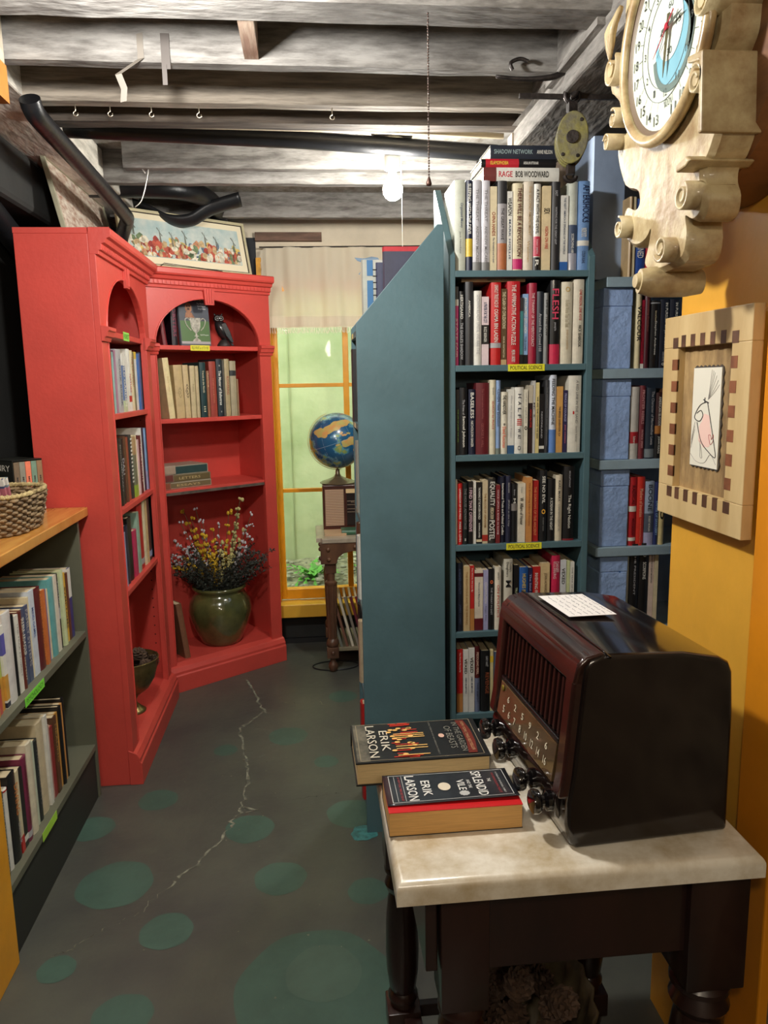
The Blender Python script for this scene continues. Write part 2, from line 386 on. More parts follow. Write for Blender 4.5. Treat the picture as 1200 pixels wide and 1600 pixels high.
nt.links.new(tr.outputs[0], mx.inputs[1]); nt.links.new(gs.outputs[0], mx.inputs[2]); nt.links.new(mx.outputs[0], mo.inputs[0])
bm = nb(); box(bm, X0, X1, 4.474, 4.478, Z0+.05, Z1); wpart('pane', bm, gl)
# outside
bm = nb(); box(bm, -1.6, 3.2, 5.35, 5.5, -.2, 3.0)
struct('wall_outside', bm, mat((192, 198, 164), rough=.9, dark=(164, 176, 138), var=.3, vscale=2.4, bump=.4, bscale=20))
bm = nb()
for x in (-.135, .42, 1.0): box(bm, x-.004, x+.004, 5.342, 5.351, 0, 2.9)
struct('trim_16', bm, mat((166, 176, 140), rough=.9))
bm = nb()
nx, ny = 40, 16
g = [[bm.verts.new((-1.5+4.5*i/nx, 4.6+.8*j/ny, .20+.10*j/ny+random.uniform(0, .02))) for i in range(nx+1)] for j in range(ny+1)]
for j in range(ny):
    for i in range(nx): bm.faces.new((g[j][i], g[j][i+1], g[j+1][i+1], g[j+1][i]))
struct('ground_outside', bm, mat((150, 146, 120), rough=.95, dark=(84, 84, 66), var=.5, vscale=18, bump=1, bscale=30))
bm = nb()
for i in range(160):
    x, y = random.uniform(-.5, 1.0), random.uniform(4.72, 5.32)
    ball(bm, (x, y, .235+.1*(y-4.6)/.8), random.uniform(.008, .026), random.uniform(.8, 1.4), 1, .6, 6, 4)
tag(build('gravel', bm, mat((170, 168, 150), rough=.9, var=.4, vscale=10)), 'loose grey gravel on the ground outside the window', 'gravel', kind='stuff')
def fern(x, y, s, n, label):
    bm = nb()
    for i in range(n):
        a = random.uniform(0, 6.28); L = s*random.uniform(.6, 1.1); e = random.uniform(.4, 1.1)
        P = [Vector((x, y, .24))+Vector((math.cos(a)*L*t*.8, math.sin(a)*L*t*.8, L*(math.sin(e)*t*1.5-t*t*.75))) for t in (0, .25, .5, .75, 1)]
        sd = Vector((-math.sin(a), math.cos(a), 0))
        for k in range(4):
            for sg in (-1, 1):
                p, q = P[k], P[k+1]; lw = .035*s/.25*(1-.18*k)
                m1 = p.lerp(q, .5)+sd*sg*lw+Vector((0, 0, -.006)); bm.faces.new([bm.verts.new(v) for v in (p, m1, q)])
    tag(build('fern', bm, mat((96, 168, 60), rough=.6, var=.2, vscale=20), norm=False), label, 'plant')
fern(-.02, 4.98, .24, 26, 'bright green fern growing outside the window, left of the table leg')
fern(.36, 5.10, .16, 14, 'small green fern outside, seen under the far table')

# ------------------------------------------------------------------ curtain
bm = nb(); n = 90; cx0, cx1, cz0, cz1 = -.205, .70, 1.835, 2.262
def cy(x, z): return 4.385+.014*math.sin(x*34+1.2*math.sin(z*6))*(1.1-(z-cz0)) + .004*math.sin(x*93)
rows = [cz0+(cz1-cz0)*j/12 for j in range(13)]
g = [[bm.verts.new((cx0+(cx1-cx0)*i/n+.012*(1-(z-cz0)/(cz1-cz0))*(1 if i < 4 else 0)*0, cy(cx0+(cx1-cx0)*i/n, z), z)) for i in range(n+1)] for z in rows]
for j in range(12):
    for i in range(n): bm.faces.new((g[j][i], g[j][i+1], g[j+1][i+1], g[j+1][i]))
cm = bpy.data.materials.new('curtain_cloth'); cm.use_nodes = True; nt = cm.node_tree; b = nt.nodes['Principled BSDF']; b.inputs['Base Color'].default_value = lin((232, 222, 200)); b.inputs['Roughness'].default_value = .9
tl = nt.nodes.new('ShaderNodeBsdfTranslucent'); tl.inputs[0].default_value = lin((240, 225, 190)); mx = nt.nodes.new('ShaderNodeMixShader'); mx.inputs[0].default_value = .35
nt.links.new(b.outputs[0], mx.inputs[1]); nt.links.new(tl.outputs[0], mx.inputs[2]); nt.links.new(mx.outputs[0], nt.nodes['Material Output'].inputs[0])
cur = build('curtain', bm, cm, smooth=True); tag(cur, 'short cream fringed curtain gathered across top of the yellow window', 'curtain')
bm = nb()
for i in range(0, n): # hem band
    x, x2 = cx0+(cx1-cx0)*i/n, cx0+(cx1-cx0)*(i+1)/n
    bm.faces.new([bm.verts.new(p) for p in ((x, cy(x, 1.87)-.0025, 1.84), (x2, cy(x2, 1.87)-.0025, 1.84), (x2, cy(x2, 1.9)-.0025, 1.895), (x, cy(x, 1.9)-.0025, 1.895))])
build('hem', bm, mat((222, 208, 180), rough=.9), cur, smooth=True)
bm = nb()
for i in range(150):
    x = cx0+(cx1-cx0)*i/150; tube(bm, [(x, cy(x, cz0), cz0+.004), (x+random.uniform(-.004, .004), cy(x, cz0)-.003, cz0-.012), (x+random.uniform(-.006, .006), cy(x, cz0), cz0-.03+random.uniform(-.004, .004))], .0018, 4, caps=False)
for i in range(70):
    z = cz0+(cz1-cz0)*i/70; tube(bm, [(cx0+.004, 4.385, z), (cx0-.014, 4.383, z-.006), (cx0-.030+random.uniform(-.004, .004), 4.385, z-.016)], .0018, 4, caps=False)
fr = build('fringe', bm, mat((232, 222, 200), rough=.95), cur); fr['kind'] = 'stuff'
bm = nb(); tube(bm, [(-.24, 4.387, 2.262), (.72, 4.387, 2.268)], .004, 8); build('curtain_wire', bm, IRON, cur)
bm = nb() # printed blue bird wing
w1 = [(.345,2.205),(.40,2.20),(.44,2.212),(.475,2.207),(.49,2.188),(.455,2.194),(.42,2.184),(.385,2.178),(.36,2.188)]
w2 = [(.365,2.115),(.40,2.165),(.44,2.188),(.48,2.182),(.46,2.15),(.43,2.118)]
for wv in (w1, w2): bm.faces.new([bm.verts.new((x-.07, cy(x-.07, z)-.005, z)) for x, z in wv])
build('printed_bird', bm, mat((140, 165, 190), rough=.9), cur, norm=False, label='pale blue printed bird wing')
bm = nb(); box(bm, -.262, -.235, 4.40, 4.45, 1.93, 2.21); struct('trim_17', bm, mat((222, 160, 44), rough=.6, var=.3, vscale=12))

# ------------------------------------------------------------------ red corner bookcases
def red_bookcase(label, loc, rz, W, D, cl, crr, shelves, spring, top, key_u, base_in=.12):
    t = thing('arched_bookcase', label, 'bookcase', loc, rz)
    for x0, x1 in ((0, .02), (W-.02, W)):
        bm = nb(); box(bm, x0, x1, .0221, D-.0005, 0, 2.0548); build('side_panel', bm, RED, t, bevel=.002)
    bm = nb(); box(bm, .02, W-.02, D-.012, D-.0005, 0, 2.0548); build('back_panel', bm, RED, t)
    bm = nb(); box(bm, 0, W, .0225, D, 2.055, 2.074); build('top_panel', bm, RED, t)
    o0, o1 = cl, W-crr; mid = (o0+o1)/2; hw = (o1-o0)/2
    arc = [(mid-hw*math.cos(math.pi*i/24), spring+(top-spring)*math.sin(math.pi*i/24)) for i in range(25)]
    poly = [(0, 0), (o0, 0)] + arc + [(o1, 0), (W, 0), (W, 2.06), (0, 2.06)]
    bm = nb(); prism(bm, poly, 0, .022, 'y'); build('face_frame', bm, RED, t, bevel=.0015)
    bm = nb() # bead round the arch
    tube(bm, [(x, -.001, z) for x, z in [(o0-.002, .14), (o0-.002, spring*.6)]+[(mid+(x-mid)*1.012, z+.003) for x, z in arc]+[(o1+.002, spring*.6), (o1+.002, .14)]], .0035, 6); build('arch_bead', bm, RED, t)
    for z in shelves:
        bm = nb(); box(bm, .02, W-.02, .008 if z < 1.7 else .012, D-.012, z-.021, z); build('shelf', bm, RED, t, bevel=.002)
    bm = nb(); box(bm, .02, W-.02, .02, D-.012, base_in, base_in+.02); build('bottom_shelf', bm, RED, t)
    # crown
    pr_ = [(0, 1.985), (-.010, 1.985), (-.012, 1.998), (-.020, 2.000), (-.022, 2.020), (-.034, 2.024), (-.040, 2.038), (-.052, 2.042), (-.056, 2.050), (-.056, 2.070), (-.050, 2.075), (.02, 2.075), (.02, 1.985)]
    bm = nb(); prism(bm, pr_, -.001, W+.001, 'x'); cn = build('crown_moulding', bm, RED, t, bevel=.001)
    bm = nb(); x = .012
    while x < W-.02: box(bm, x, x+.011, -.0235, -.019, 2.002, 2.018); x += .021
    build('dentil_band', bm, RED, cn)
    # plinth
    pp = [(0, 0), (-.030, 0), (-.030, .085), (-.024, .092), (-.024, .105), (-.012, .125), (-.004, .130), (.02, .142), (.02, 0)]
    bm = nb(); prism(bm, pp, -.004, W+.004, 'x'); build('plinth', bm, RED, t, bevel=.0015)
    for a, b in ((-.006, cl+.006), (W-crr-.006, W+.006)):
        pc = [(0, spring-.045), (-.008, spring-.045), (-.012, spring-.032), (-.020, spring-.028), (-.024, spring-.012), (-.030, spring-.008), (-.030, spring+.004), (0, spring+.010)]
        bm = nb(); prism(bm, pc, a, b, 'x'); build('capital', bm, RED, t, bevel=.001)
    ku = key_u
    bm = nb(); kz0, kz1 = top-.028, top+.052
    prism(bm, [(ku-.024, kz0), (ku+.024, kz0), (ku+.030, kz1), (ku-.030, kz1)], -.014, 0, 'y')
    for dx in (-.012, 0, .012): box(bm, ku+dx*1.1-.0028, ku+dx*1.1+.0028, -.018, -.014, kz0+.008, kz1-.004)
    build('keystone', bm, RED, t, bevel=.001)
    bm = nb()
    for xx in (.0205, W-.0205):
        for zz in [.25+.045*i for i in range(34)]:
            for yy in (.06,): cyl(bm, (xx, yy, zz), (xx+(.0006 if xx < .1 else -.0006), yy, zz), .0035, n=8)
    ph = build('shelf_pin_holes', bm, mat((60, 14, 14), rough=.8), t); ph['kind'] = 'stuff'
    return t
SH1 = [1.737, 1.427, 1.062, .738]
cab1 = red_bookcase('red painted arched bookcase at left, seen from its plain side panel', (-.72, 2.86, 0), R(90), .84, .27, .088, .10, SH1, 1.735, 1.945, .42)
A2 = R(36.8)
SH2 = [1.722, 1.371, 1.024]
cab2 = red_bookcase('red painted arched bookcase angled across the corner, holding the flower vase', (-.751, 3.753, 0), A2, .70, .34, .055, .070, SH2, 1.722, 1.945, .345)
bm = nb(); box(bm, .022, .628, .0045, .0085, .998, 1.012); build('shelf_edging', bm, mat((96, 84, 74), rough=.8, var=.5, vscale=14), cab2, label='bare worn wood edge')
def sticker(name, label, M, W, H, c, s, tc=(60, 60, 30), cat='label'):
    o = thing(name, label, cat, M=M)
    bm = nb(); box(bm, -W/2, W/2, -.0012, -.0002, 0, H); build('paper', bm, mat(c, rough=.6, var=.05, vscale=30), o)
    if s:
        bm = nb(); add_text(bm, s, (-W*.44, -.0016, H*.22), (W*.88, 0, 0), (0, 0, H*.56), .5); build('lettering', bm, mat(tc, rough=.7), o, norm=False)
    return o
F1 = frame((-.72, 2.86, 0), R(90)); F2 = frame((-.751, 3.753, 0), A2)
sticker('shelf_label', 'small green paper label on the arch shelf of the left red bookcase', F1 @ Matrix.Translation((.43, .0115, 1.713)), .10, .034, (150, 220, 90), 'FOREST', (70, 120, 40))
sticker('shelf_label', 'small yellow label on arch shelf under the show trophy book', F2 @ Matrix.Translation((.292, .0115, 1.698)), .105, .026, (232, 222, 60), 'FIELD SPORTS & OUTDOORS')

# books, left red bookcase (local u along the front from its near end)
def seq(u0, items, end=None):
    out = []; u = u0; k_ = 1 if end is None else (end-u0-.0015*len(items))/sum(i[0] for i in items)
    for it in items:
        wd_, *rest = it; wd_ *= k_; out.append((u, u+wd_) + tuple(rest)); u += wd_+.0015
    return out
gA = 'books on the upper shelf of the left red bookcase'
row((-.745, 2.86, 1.427), R(90), seq(.150, [
 (.020,.245,'cream','thin cream',True,(),()), (.022,.242,(205,150,130),'thin salmon',False,(),()), (.022,.238,(120,80,60),'thin brown',True,(),()), (.020,.236,(150,190,185),'thin pale teal',False,(),()),
 (.022,.244,(170,120,150),'thin mauve',False,(),()), (.066,.250,'silver','wide silver grey',True,(('COOK BOOK',.15,.9,.3,'slate'),),()), (.038,.235,(90,120,170),'steel blue lettered',False,(('WILD GARDEN',.1,.9,.6,'white'),),((.0,.2,'white'),(.8,1,'palegreen'))),
 (.030,.230,'white','white topped',False,(),()), (.046,.258,'white','wide white red-footed',True,(('NATURE',.4,.7,.4,'red'),),((.75,.85,'red'),)), (.036,.255,'cream','cream red-lettered',True,(('THE ORCHARD',.1,.6,.5,'darkred'),),()),
 (.028,.250,(120,110,80),'drab olive brown',True,(),()), (.026,.252,'white','white yellow-topped',False,(),((0,.12,'yellow'),)), (.026,.244,'blue','blue',True,(),()), (.030,.250,'slate','slate blue',True,(),()), (.034,.256,'navy','dark navy',True,(),())], .812),
 'upper shelf of left red bookcase', gA, Dmax=.2)
gB = 'books on the middle shelf of the left red bookcase'
row((-.745, 2.86, 1.062), R(90), seq(.150, [
 (.018,.215,'rust','rust coloured',True,(),()), (.036,.262,'black','black white-framed',True,(('LIGHT',.7,.85,.4,'white'),),()), (.034,.268,'black','glossy black',True,(('DOCUMENTARY',.1,.8,.3,'silver'),),()),
 (.040,.262,'black','black grey-lettered',True,(('DALI',.3,.55,.6,'silver'),),()), (.024,.270,'brown','dark brown',True,(),()), (.040,.262,'rust','brick red',True,(),()),
 (.034,.268,'charcoal','charcoal white-striped',True,(('IIIIIIIIIIII',.05,.75,.6,'white'),),()), (.032,.258,(120,125,100),'grey green yellow-footed',False,(),((0,.3,'tan'),(.8,1,(150,180,60)))), (.018,.262,'cream','thin cream-backed',True,(),()),
 (.020,.240,'palepink','thin pale pink',False,(),()), (.042,.255,'maroon','maroon white-lettered',True,(('NOBLE PLANTS',.15,.8,.45,'palepink'),),()), (.030,.285,'white','tall white',True,(),()), (.028,.285,'navy','tall navy',True,(),()), (.030,.280,'lightblue','tall light blue',True,(),((.7,1,'lavender'),)), (.022,.275,'navy','thin tall navy',True,(),())], .812),
 'middle shelf of left red bookcase', gB, Dmax=.22)
gC = 'books on the lower shelf of the left red bookcase'
row((-.745, 2.86, .738), R(90), seq(.150, [
 (.034,.222,'navy','navy',True,(),()), (.034,.218,'lavender','grey lavender',True,(),()), (.034,.240,'navy','dark blue white-topped',True,(),()), (.050,.262,'black','wide black',True,(),()),
 (.050,.195,(190,45,90),'magenta pink',True,(),()), (.030,.262,(150,185,165),'pale sage green',False,(),()), (.070,.285,'red','big red white-tagged',True,(),((.84,.93,'silver'),)), (.030,.300,'cream','tall cream',True,(),()),
 (.020,.300,'tan','tall tan',True,(),()), (.060,.290,(44,50,46),'dark green-black grey-tagged',True,(),((.85,.94,'lightblue'),)), (.04,.285,'black','tall black',True,(),())], .812),
 'lower shelf of left red bookcase', gC, Dmax=.235)
# dark blue papers behind the arch of the left bookcase
bk = make_book('dark blue glossy magazine leaning under the left arch', .018, .20, .15, 'slate', (), ((.1,.25,'white'),), F1 @ Matrix.Translation((.10, .05, 1.739)) @ Matrix.Rotation(R(9), 4, 'Y'), False)

# books, angled red bookcase, upper shelf. s along its front
def srow(px0, px1): return ((px0/4.705+240-241)*.00364, (px1/4.705+240-241)*.00364)
def s2(x0, x1, ytop, c, look, hard=True, texts=(), bands=(), tilt=0):
    a, b = srow(x0, x1); return (a, b, (987-ytop)/4.705*.00330, c, look, hard, texts, bands, tilt, .02)
row(tuple(F2 @ Vector((0, .0, 1.3715))), A2, [
 s2(152,192,572,(226,210,160),'leaning ivory',True,(('Shore Leave',.3,.55,.25,'tan'),),(),-4.5),
 s2(203,262,620,(196,172,126),'wide tan scroll-stamped',True,(('<o>',.42,.62,.5,(160,140,100)),),(),-1.5),
 s2(265,303,620,(200,178,134),'tan dark-stamped',True,(('<<o>>',.36,.62,.6,(70,60,50)),),(),-1.5),
 s2(306,341,624,(196,180,140),'plain beige',True,(('Poems',.35,.5,.4,(150,130,100)),),()),
 s2(344,368,626,(188,172,134),'narrow plain beige',True,(),()),
 s2(376,420,600,'darkteal','dark teal yellow-framed',True,(('Travels in the North',.15,.55,.3,'cream'),('III',.8,.9,.3,'cream')),()),
 s2(423,442,660,(150,100,70),'short red-brown',True,(('Reading',.05,.35,.5,(220,180,140)),),()),
 s2(444,494,594,(156,64,52),'brick red long-titled',True,(('THE LAST OF THE MOHICANS',.3,.75,.2,(200,130,100)),),()),
 s2(498,540,577,(36,44,52),'dark blue-black white-lettered',True,(('The Master of Ballantrae',.20,.80,.5,'white'),('*',.1,.13,.2,'white'),('*',.9,.93,.2,'white')),()),
 s2(542,556,585,(90,88,80),'narrow grey',True,(),()),
 s2(558,594,576,(176,158,120),'tan rust-lettered',True,(('FLOWERING',.3,.62,.5,(150,80,60)),),()),
 s2(598,645,590,(168,156,128),'patterned beige dark-banded',True,(),((.17,.27,'charcoal'),)),
 s2(647,660,720,(150,120,90),'thin short brown',True,(),())],
 'upper shelf of angled red bookcase', 'old books on the upper shelf of the angled red bookcase', Dmax=.2)
# under the arch: two upright books, a face-out book, the owl
def flatM(F, x, y, z, ez=(0,0,1)): return F @ Matrix.Translation((x, y, z))
make_book('maroon book leaning at far left under the right arch', .022, .185, .15, (120, 40, 46), (), (), F2 @ Matrix.Translation((.150, .09, 1.7225)) @ Matrix.Rotation(R(-6), 4, 'Y'), True)
make_book('black book lettered Mobsters under the right arch', .030, .250, .16, (28, 18, 30), (('MOBSTERS',.16,.82,.6,(130,45,70)),), (), F2 @ Matrix.Translation((.196, .08, 1.7225)) @ Matrix.Rotation(R(0), 4, 'Y'), True)
# face-out book: front cover (+x side) turned to the room
Mb = F2 @ Matrix.Translation((.232, .10, 1.7225)) @ Matrix.Rotation(R(-4), 4, 'X') @ Matrix.Rotation(R(-90), 4, 'Z') @ Matrix.Translation((0, 0, 0))
bis = make_book('face-out book with dog and silver trophy, titled Best in Show', .022, .262, .168, (84, 88, 96), (), (), Mb, True)
t_ = .022/2+.0006
def cpoly(bm, pts, x=t_): bm.faces.new([bm.verts.new((x, p[0], p[1])) for p in pts])
def cell(cx, cz, rx, rz_, n=20): return [(cx+rx*math.cos(2*math.pi*k/n), cz+rz_*math.sin(2*math.pi*k/n)) for k in range(n)]
bm = nb(); cpoly(bm, [(0.006,.012),(.165,.012),(.165,.125),(.006,.125)]); build('cover_lawn', bm, mat((86,116,70), rough=.4), bis, norm=False)
bm = nb(); cpoly(bm, [(0.006,.012),(.165,.012),(.165,.024),(.006,.024)], t_+.0003); build('cover_border', bm, mat((170,165,165), rough=.4), bis, norm=False)
bm = nb(); cpoly(bm, cell(.056,.188,.018,.026), t_+.0006); cpoly(bm, [(.040,.165),(.072,.165),(.088,.140),(.034,.140)], t_+.0006); build('cover_dog', bm, mat((186,128,92), rough=.4, var=.3, vscale=40), bis, norm=False)
bm = nb(); cpoly(bm, cell(.05,.195,.004,.005), t_+.0009); cpoly(bm, cell(.062,.195,.004,.005), t_+.0009); cpoly(bm, cell(.056,.182,.007,.005), t_+.0009); build('cover_dog_face', bm, mat((60,34,26), rough=.4), bis, norm=False)
bm = nb()
cup = [(.058,.140),(.118,.140),(.114,.095),(.104,.075),(.092,.066),(.094,.055),(.104,.050),(.092,.046),(.094,.040),(.110,.030),(.112,.024),(.066,.024),(.068,.030),(.082,.040),(.086,.046),(.074,.050),(.084,.055),(.084,.066),(.072,.075),(.062,.095)]
cpoly(bm, cup, t_+.0012)
for sg in (-1, 1):
    P = [(t_+.0012, .088+sg*a, b_) for a, b_ in ((.030,.128),(.042,.138),(.056,.130),(.052,.108),(.040,.090),(.026,.078))]
    tube(bm, catmull(P, 4), .0028, 5)
build('cover_trophy', bm, mat((196,192,176), rough=.35, var=.35, vscale=60), bis, norm=False)
bm = nb()
add_text(bm, 'BEST', (t_+.001,.018,.226), (0,.052,0), (0,0,.030), .6); add_text(bm, 'in', (t_+.001,.074,.234), (0,.014,0), (0,0,.016)); add_text(bm, 'SHOW', (t_+.001,.092,.224), (0,.064,0), (0,0,.032), .6)
build('cover_title', bm, mat((226,216,80), rough=.4), bis, norm=False)
bm = nb()
for k, s in enumerate(('The World of', 'Show Dogs and', 'Dog Shows')): add_text(bm, s, (t_+.001,.104+.003*k,.206-.013*k), (0,.05-.004*k,0), (0,0,.009), .8)
add_text(bm, 'By Ed Thompson', (t_+.001,.112,.052), (0,.045,0), (0,0,.008), .5)
build('cover_subtitle', bm, mat((232,230,226), rough=.4), bis, norm=False)
# owl
ow = thing('owl_figurine', 'small black carved owl figurine under the right arch', 'figurine', M=F2 @ Matrix.Translation((.475, .10, 1.7225)) @ Matrix.Rotation(R(-20), 4, 'Z'))
OWM = mat((34, 32, 34), rough=.22, coat=.5, var=.3, vscale=30)
bm = nb()
lathe(bm, [(.001, .030), (.018, .036), (.030, .060), (.034, .085), (.030, .112), (.022, .128), (.012, .134)], n=20)
for v in bm.verts: v.co.x += (v.co.z-.08)*-.30; v.co.y *= .9
build('body', bm, OWM, ow, smooth=True)
bm = nb(); ball(bm, (-.018, -.004, .140), .027, 1, .9, .88, 18, 12); bm.verts.ensure_lookup_table(); cyl(bm, (-.034, 0, .158), (-.040, 0, .170), .007, .001, 6); cyl(bm, (-.002, 0, .158), (.004, 0, .170), .007, .001, 6); build('head', bm, OWM, ow, smooth=True)
for sx in (-.028, -.008):
    bm = nb(); bmesh.ops.create_cone(bm, segments=8, radius1=.001, radius2=.001, depth=.001); bm.clear()
    tube(bm, [(sx+.0105*math.cos(2*math.pi*k/16), -.028+.003*abs(math.cos(2*math.pi*k/16)), .142+.0105*math.sin(2*math.pi*k/16)) for k in range(16)], .002, 6, closed=True); ball(bm, (sx, -.026, .142), .005)
    build('eye', bm, mat((120, 116, 112), rough=.3), ow, smooth=True)
bm = nb(); cyl(bm, (-.018, -.027, .136), (-.018, -.036, .128), .004, .0008, 6); build('beak', bm, OWM, ow)
for sg in (-1, 1):
    bm = nb(); prism(bm, [(-.012,.115),(.012,.122),(.034,.075),(.050,.022),(.040,.020),(.012,.055)], sg*.026, sg*.032, 'y'); build('wing', bm, OWM, ow, bevel=.002)
bm = nb(); prism(bm, [(.010,.050),(.034,.036),(.058,.006),(.044,.006)], -.010, .010, 'y'); build('tail', bm, OWM, ow, bevel=.002)
bm = nb(); lathe(bm, [(.034, 0), (.034, .010), (.026, .022), (.016, .036)], (.004, 0, 0), 14); build('stump', bm, mat((56,50,48), rough=.5, var=.3, vscale=30, bump=.5), ow, smooth=True)

# lying volumes on the third shelf: spine faces out, title reads to the right
def lyingM(F, x, y, z, rot=0): # local z(height)->-x , x(thickness)->+z
    return F @ Matrix.Translation((x, y, z)) @ Matrix.Rotation(R(rot), 4, 'Z') @ Matrix(((0,0,-1,0),(0,1,0,0),(1,0,0,0),(0,0,0,1)))
BOX = (168, 158, 138)
def slip(label, F, x1, y, z, th, L, c, inner, s, rot=0):
    o = make_book(label, th, L, .17, c, (), (), lyingM(F, x1, y, z+th/2, rot), False, name='slipcased_book', pages=(120,110,90))
    h = th/2-.004
    bm = nb(); box(bm, -h, h, -.0022, -.0002, .005, L-.005); build('spine_panel', bm, cover_mat(inner), o)
    if s: bm = nb(); add_text(bm, s, (-h*.45, -.0028, L*.75), (0,0,-L*.5), (h*.9,0,0)); build('title_lettering', bm, mat((190,170,120), rough=.5), o, norm=False)
    return o
zz = 1.0245
slip('bottom slipcased book of the right stack on third shelf, olive', F2, .335, .05, zz, .031, .258, BOX, (112,100,70), 'ESSAYS')
slip('middle slipcased book of the right stack on third shelf, brown', F2, .335, .055, zz+.0315, .036, .236, (130,118,92), (104,90,58), 'LETTERS')
slip('top slipcased book of right stack, dark teal spine', F2, .325, .06, zz+.068, .044, .200, BOX, (48,72,70), '', 1)
slip('bottom rust spined book of the left stack on third shelf', F2, .105, .04, zz, .034, .20, (140,110,90), (134,78,56), '')
slip('middle red-brown slipcased book of the left stack', F2, .125, .045, zz+.0345, .038, .20, (130,104,92), (110,56,50), '')
slip('top pale taupe slipcased book of the left stack', F2, .140, .05, zz+.073, .042, .20, (176,158,140), (170,148,128), '')
# leaning books on the bottom
make_book('brown cloth book leaning on bottom shelf beside the vase', .030, .30, .19, (128,86,62), (), (), F2 @ Matrix.Translation((.160, .045, .1405)) @ Matrix.Rotation(R(-7), 4, 'Y') @ Matrix.Translation((-.016,0,0)), True)
make_book('thin dark book leaning behind the brown book at bottom left', .018, .215, .15, (70,40,40), (), (), F2 @ Matrix.Translation((.108, .09, .1405)) @ Matrix.Rotation(R(-4), 4, 'Y')@ Matrix.Translation((-.014,0,0)), True)

# vase
VP = Vector((-.518, 4.125, .1405))
va = thing('olive_vase', 'large glazed olive green pottery jar on bottom shelf of angled bookcase', 'vase', VP)
bm = nb()
prof = [(.001,0),(.095,0),(.105,.006),(.118,.03),(.142,.085),(.163,.145),(.170,.190),(.162,.235),(.142,.268),(.132,.280),(.130,.290),(.140,.300),(.146,.308),(.144,.318),(.134,.320),(.124,.312),(.118,.290),(.130,.26),(.12,.20)]
lathe(bm, prof, n=44)
build('jar_body', bm, mat((92,92,52), rough=.14, coat=.8, var=.3, vscale=7, dark=(62,66,38), bump=.1, bscale=12), va, smooth=True)
bm = nb(); lathe(bm, [(.001,.255),(.128,.255)], n=24); build('soil', bm, mat((30,26,22), rough=.95), va)
# foliage
bm = nb(); base = VP+Vector((0, 0, .29))
for i in range(210):
    a = random.uniform(0, 6.28); rr = random.uniform(.02, .105); L = random.uniform(.13, .30)
    out = random.uniform(.15, .9); d = Vector((math.cos(a)*out, math.sin(a)*out*.45-.12, 1)).normalized()
    p = base+Vector((math.cos(a)*rr, math.sin(a)*rr, -.02)); P = [p]
    for s in range(6):
        d = (d+Vector((random.gauss(0,.12), random.gauss(0,.06), random.gauss(0,.1)-.06))).normalized(); P.append(P[-1]+d*L/6)
    tube(bm, P, .0011, 3, caps=False)
    for s in range(1, 7):
        for _ in range(4):
            q = P[s]; lf = Vector((random.gauss(0,1), random.gauss(0,1), random.gauss(.3,.8))).normalized()*random.uniform(.012, .026); sd = lf.cross(Vector((random.random(), random.random(), .3))).normalized()*random.uniform(.003, .006)
            bm.faces.new([bm.verts.new(v) for v in (q, q+lf*.5+sd, q+lf, q+lf*.5-sd)])
fo = build('dried_foliage', bm, mat((62,66,56), rough=.8, var=.4, vscale=40, dark=(38,42,38)), norm=False)
tag(fo, 'dense dark grey-green dried foliage filling the olive jar', 'dried foliage', kind='stuff')
def sprig(tip, bend, kind, root=None, nb_=9):
    """tip relative to the jar mouth centre"""
    cols = {'yellow': (222,178,40), 'white': (206,202,206), 'cream': (206,196,130), 'dark': (66,70,66)}
    names = {'yellow': 'thin stem of dried yellow blossoms standing in the olive jar', 'white': 'thin stem of pale lilac-white statice in the olive jar', 'cream': 'tall stem of dried cream seed heads in the olive jar', 'dark': 'dark dried fern frond reaching right out of the olive jar'}
    a = VP+Vector((tip[0]*.18, tip[1]*.18, .26)); e = VP+Vector((tip[0], tip[1], .30+tip[2])); m_ = a.lerp(e, .55)+Vector((0, 0, bend))
    P = catmull([a, a.lerp(m_, .5)+Vector((0,0,bend*.3)), m_, e], 5)
    bm = nb(); tube(bm, P, .0016, 5)
    o = build('flower_sprig', bm, mat((92,84,56), rough=.8)); tag(o, names[kind], 'dried flower', group=kind+' dried sprigs in the olive jar')
    bm = nb(); n = len(P)
    for k in range(nb_):
        t = .45+.55*k/(nb_-1); q = P[min(n-1, int(t*(n-1)))]
        for _ in range(3 if kind != 'dark' else 8):
            r_ = random.uniform(.0055, .0095) if kind in ('yellow', 'cream') else random.uniform(.004, .007)
            c = q+Vector((random.gauss(0,.006), random.gauss(0,.006), random.gauss(0,.005)))
            if kind == 'dark':
                lf = Vector((random.gauss(0,1), random.gauss(0,1), random.gauss(0,1))).normalized()*.022; sd = lf.orthogonal().normalized()*.004
                bm.faces.new([bm.verts.new(v) for v in (q, q+lf*.5+sd, q+lf, q+lf*.5-sd)])
            else: ball(bm, c, r_, 1, 1, random.uniform(.8, 1.5), 6, 5)
    fb = build('blossoms', bm, mat(cols[kind], rough=.8, var=.25, vscale=60), o, norm=(kind != 'dark')); fb['kind'] = 'stuff'
def px(x, y, dy=-.06): # position wanted relative to jar mouth
    return ((x-350)*.00342, dy, (915-y)*.00345+.0)
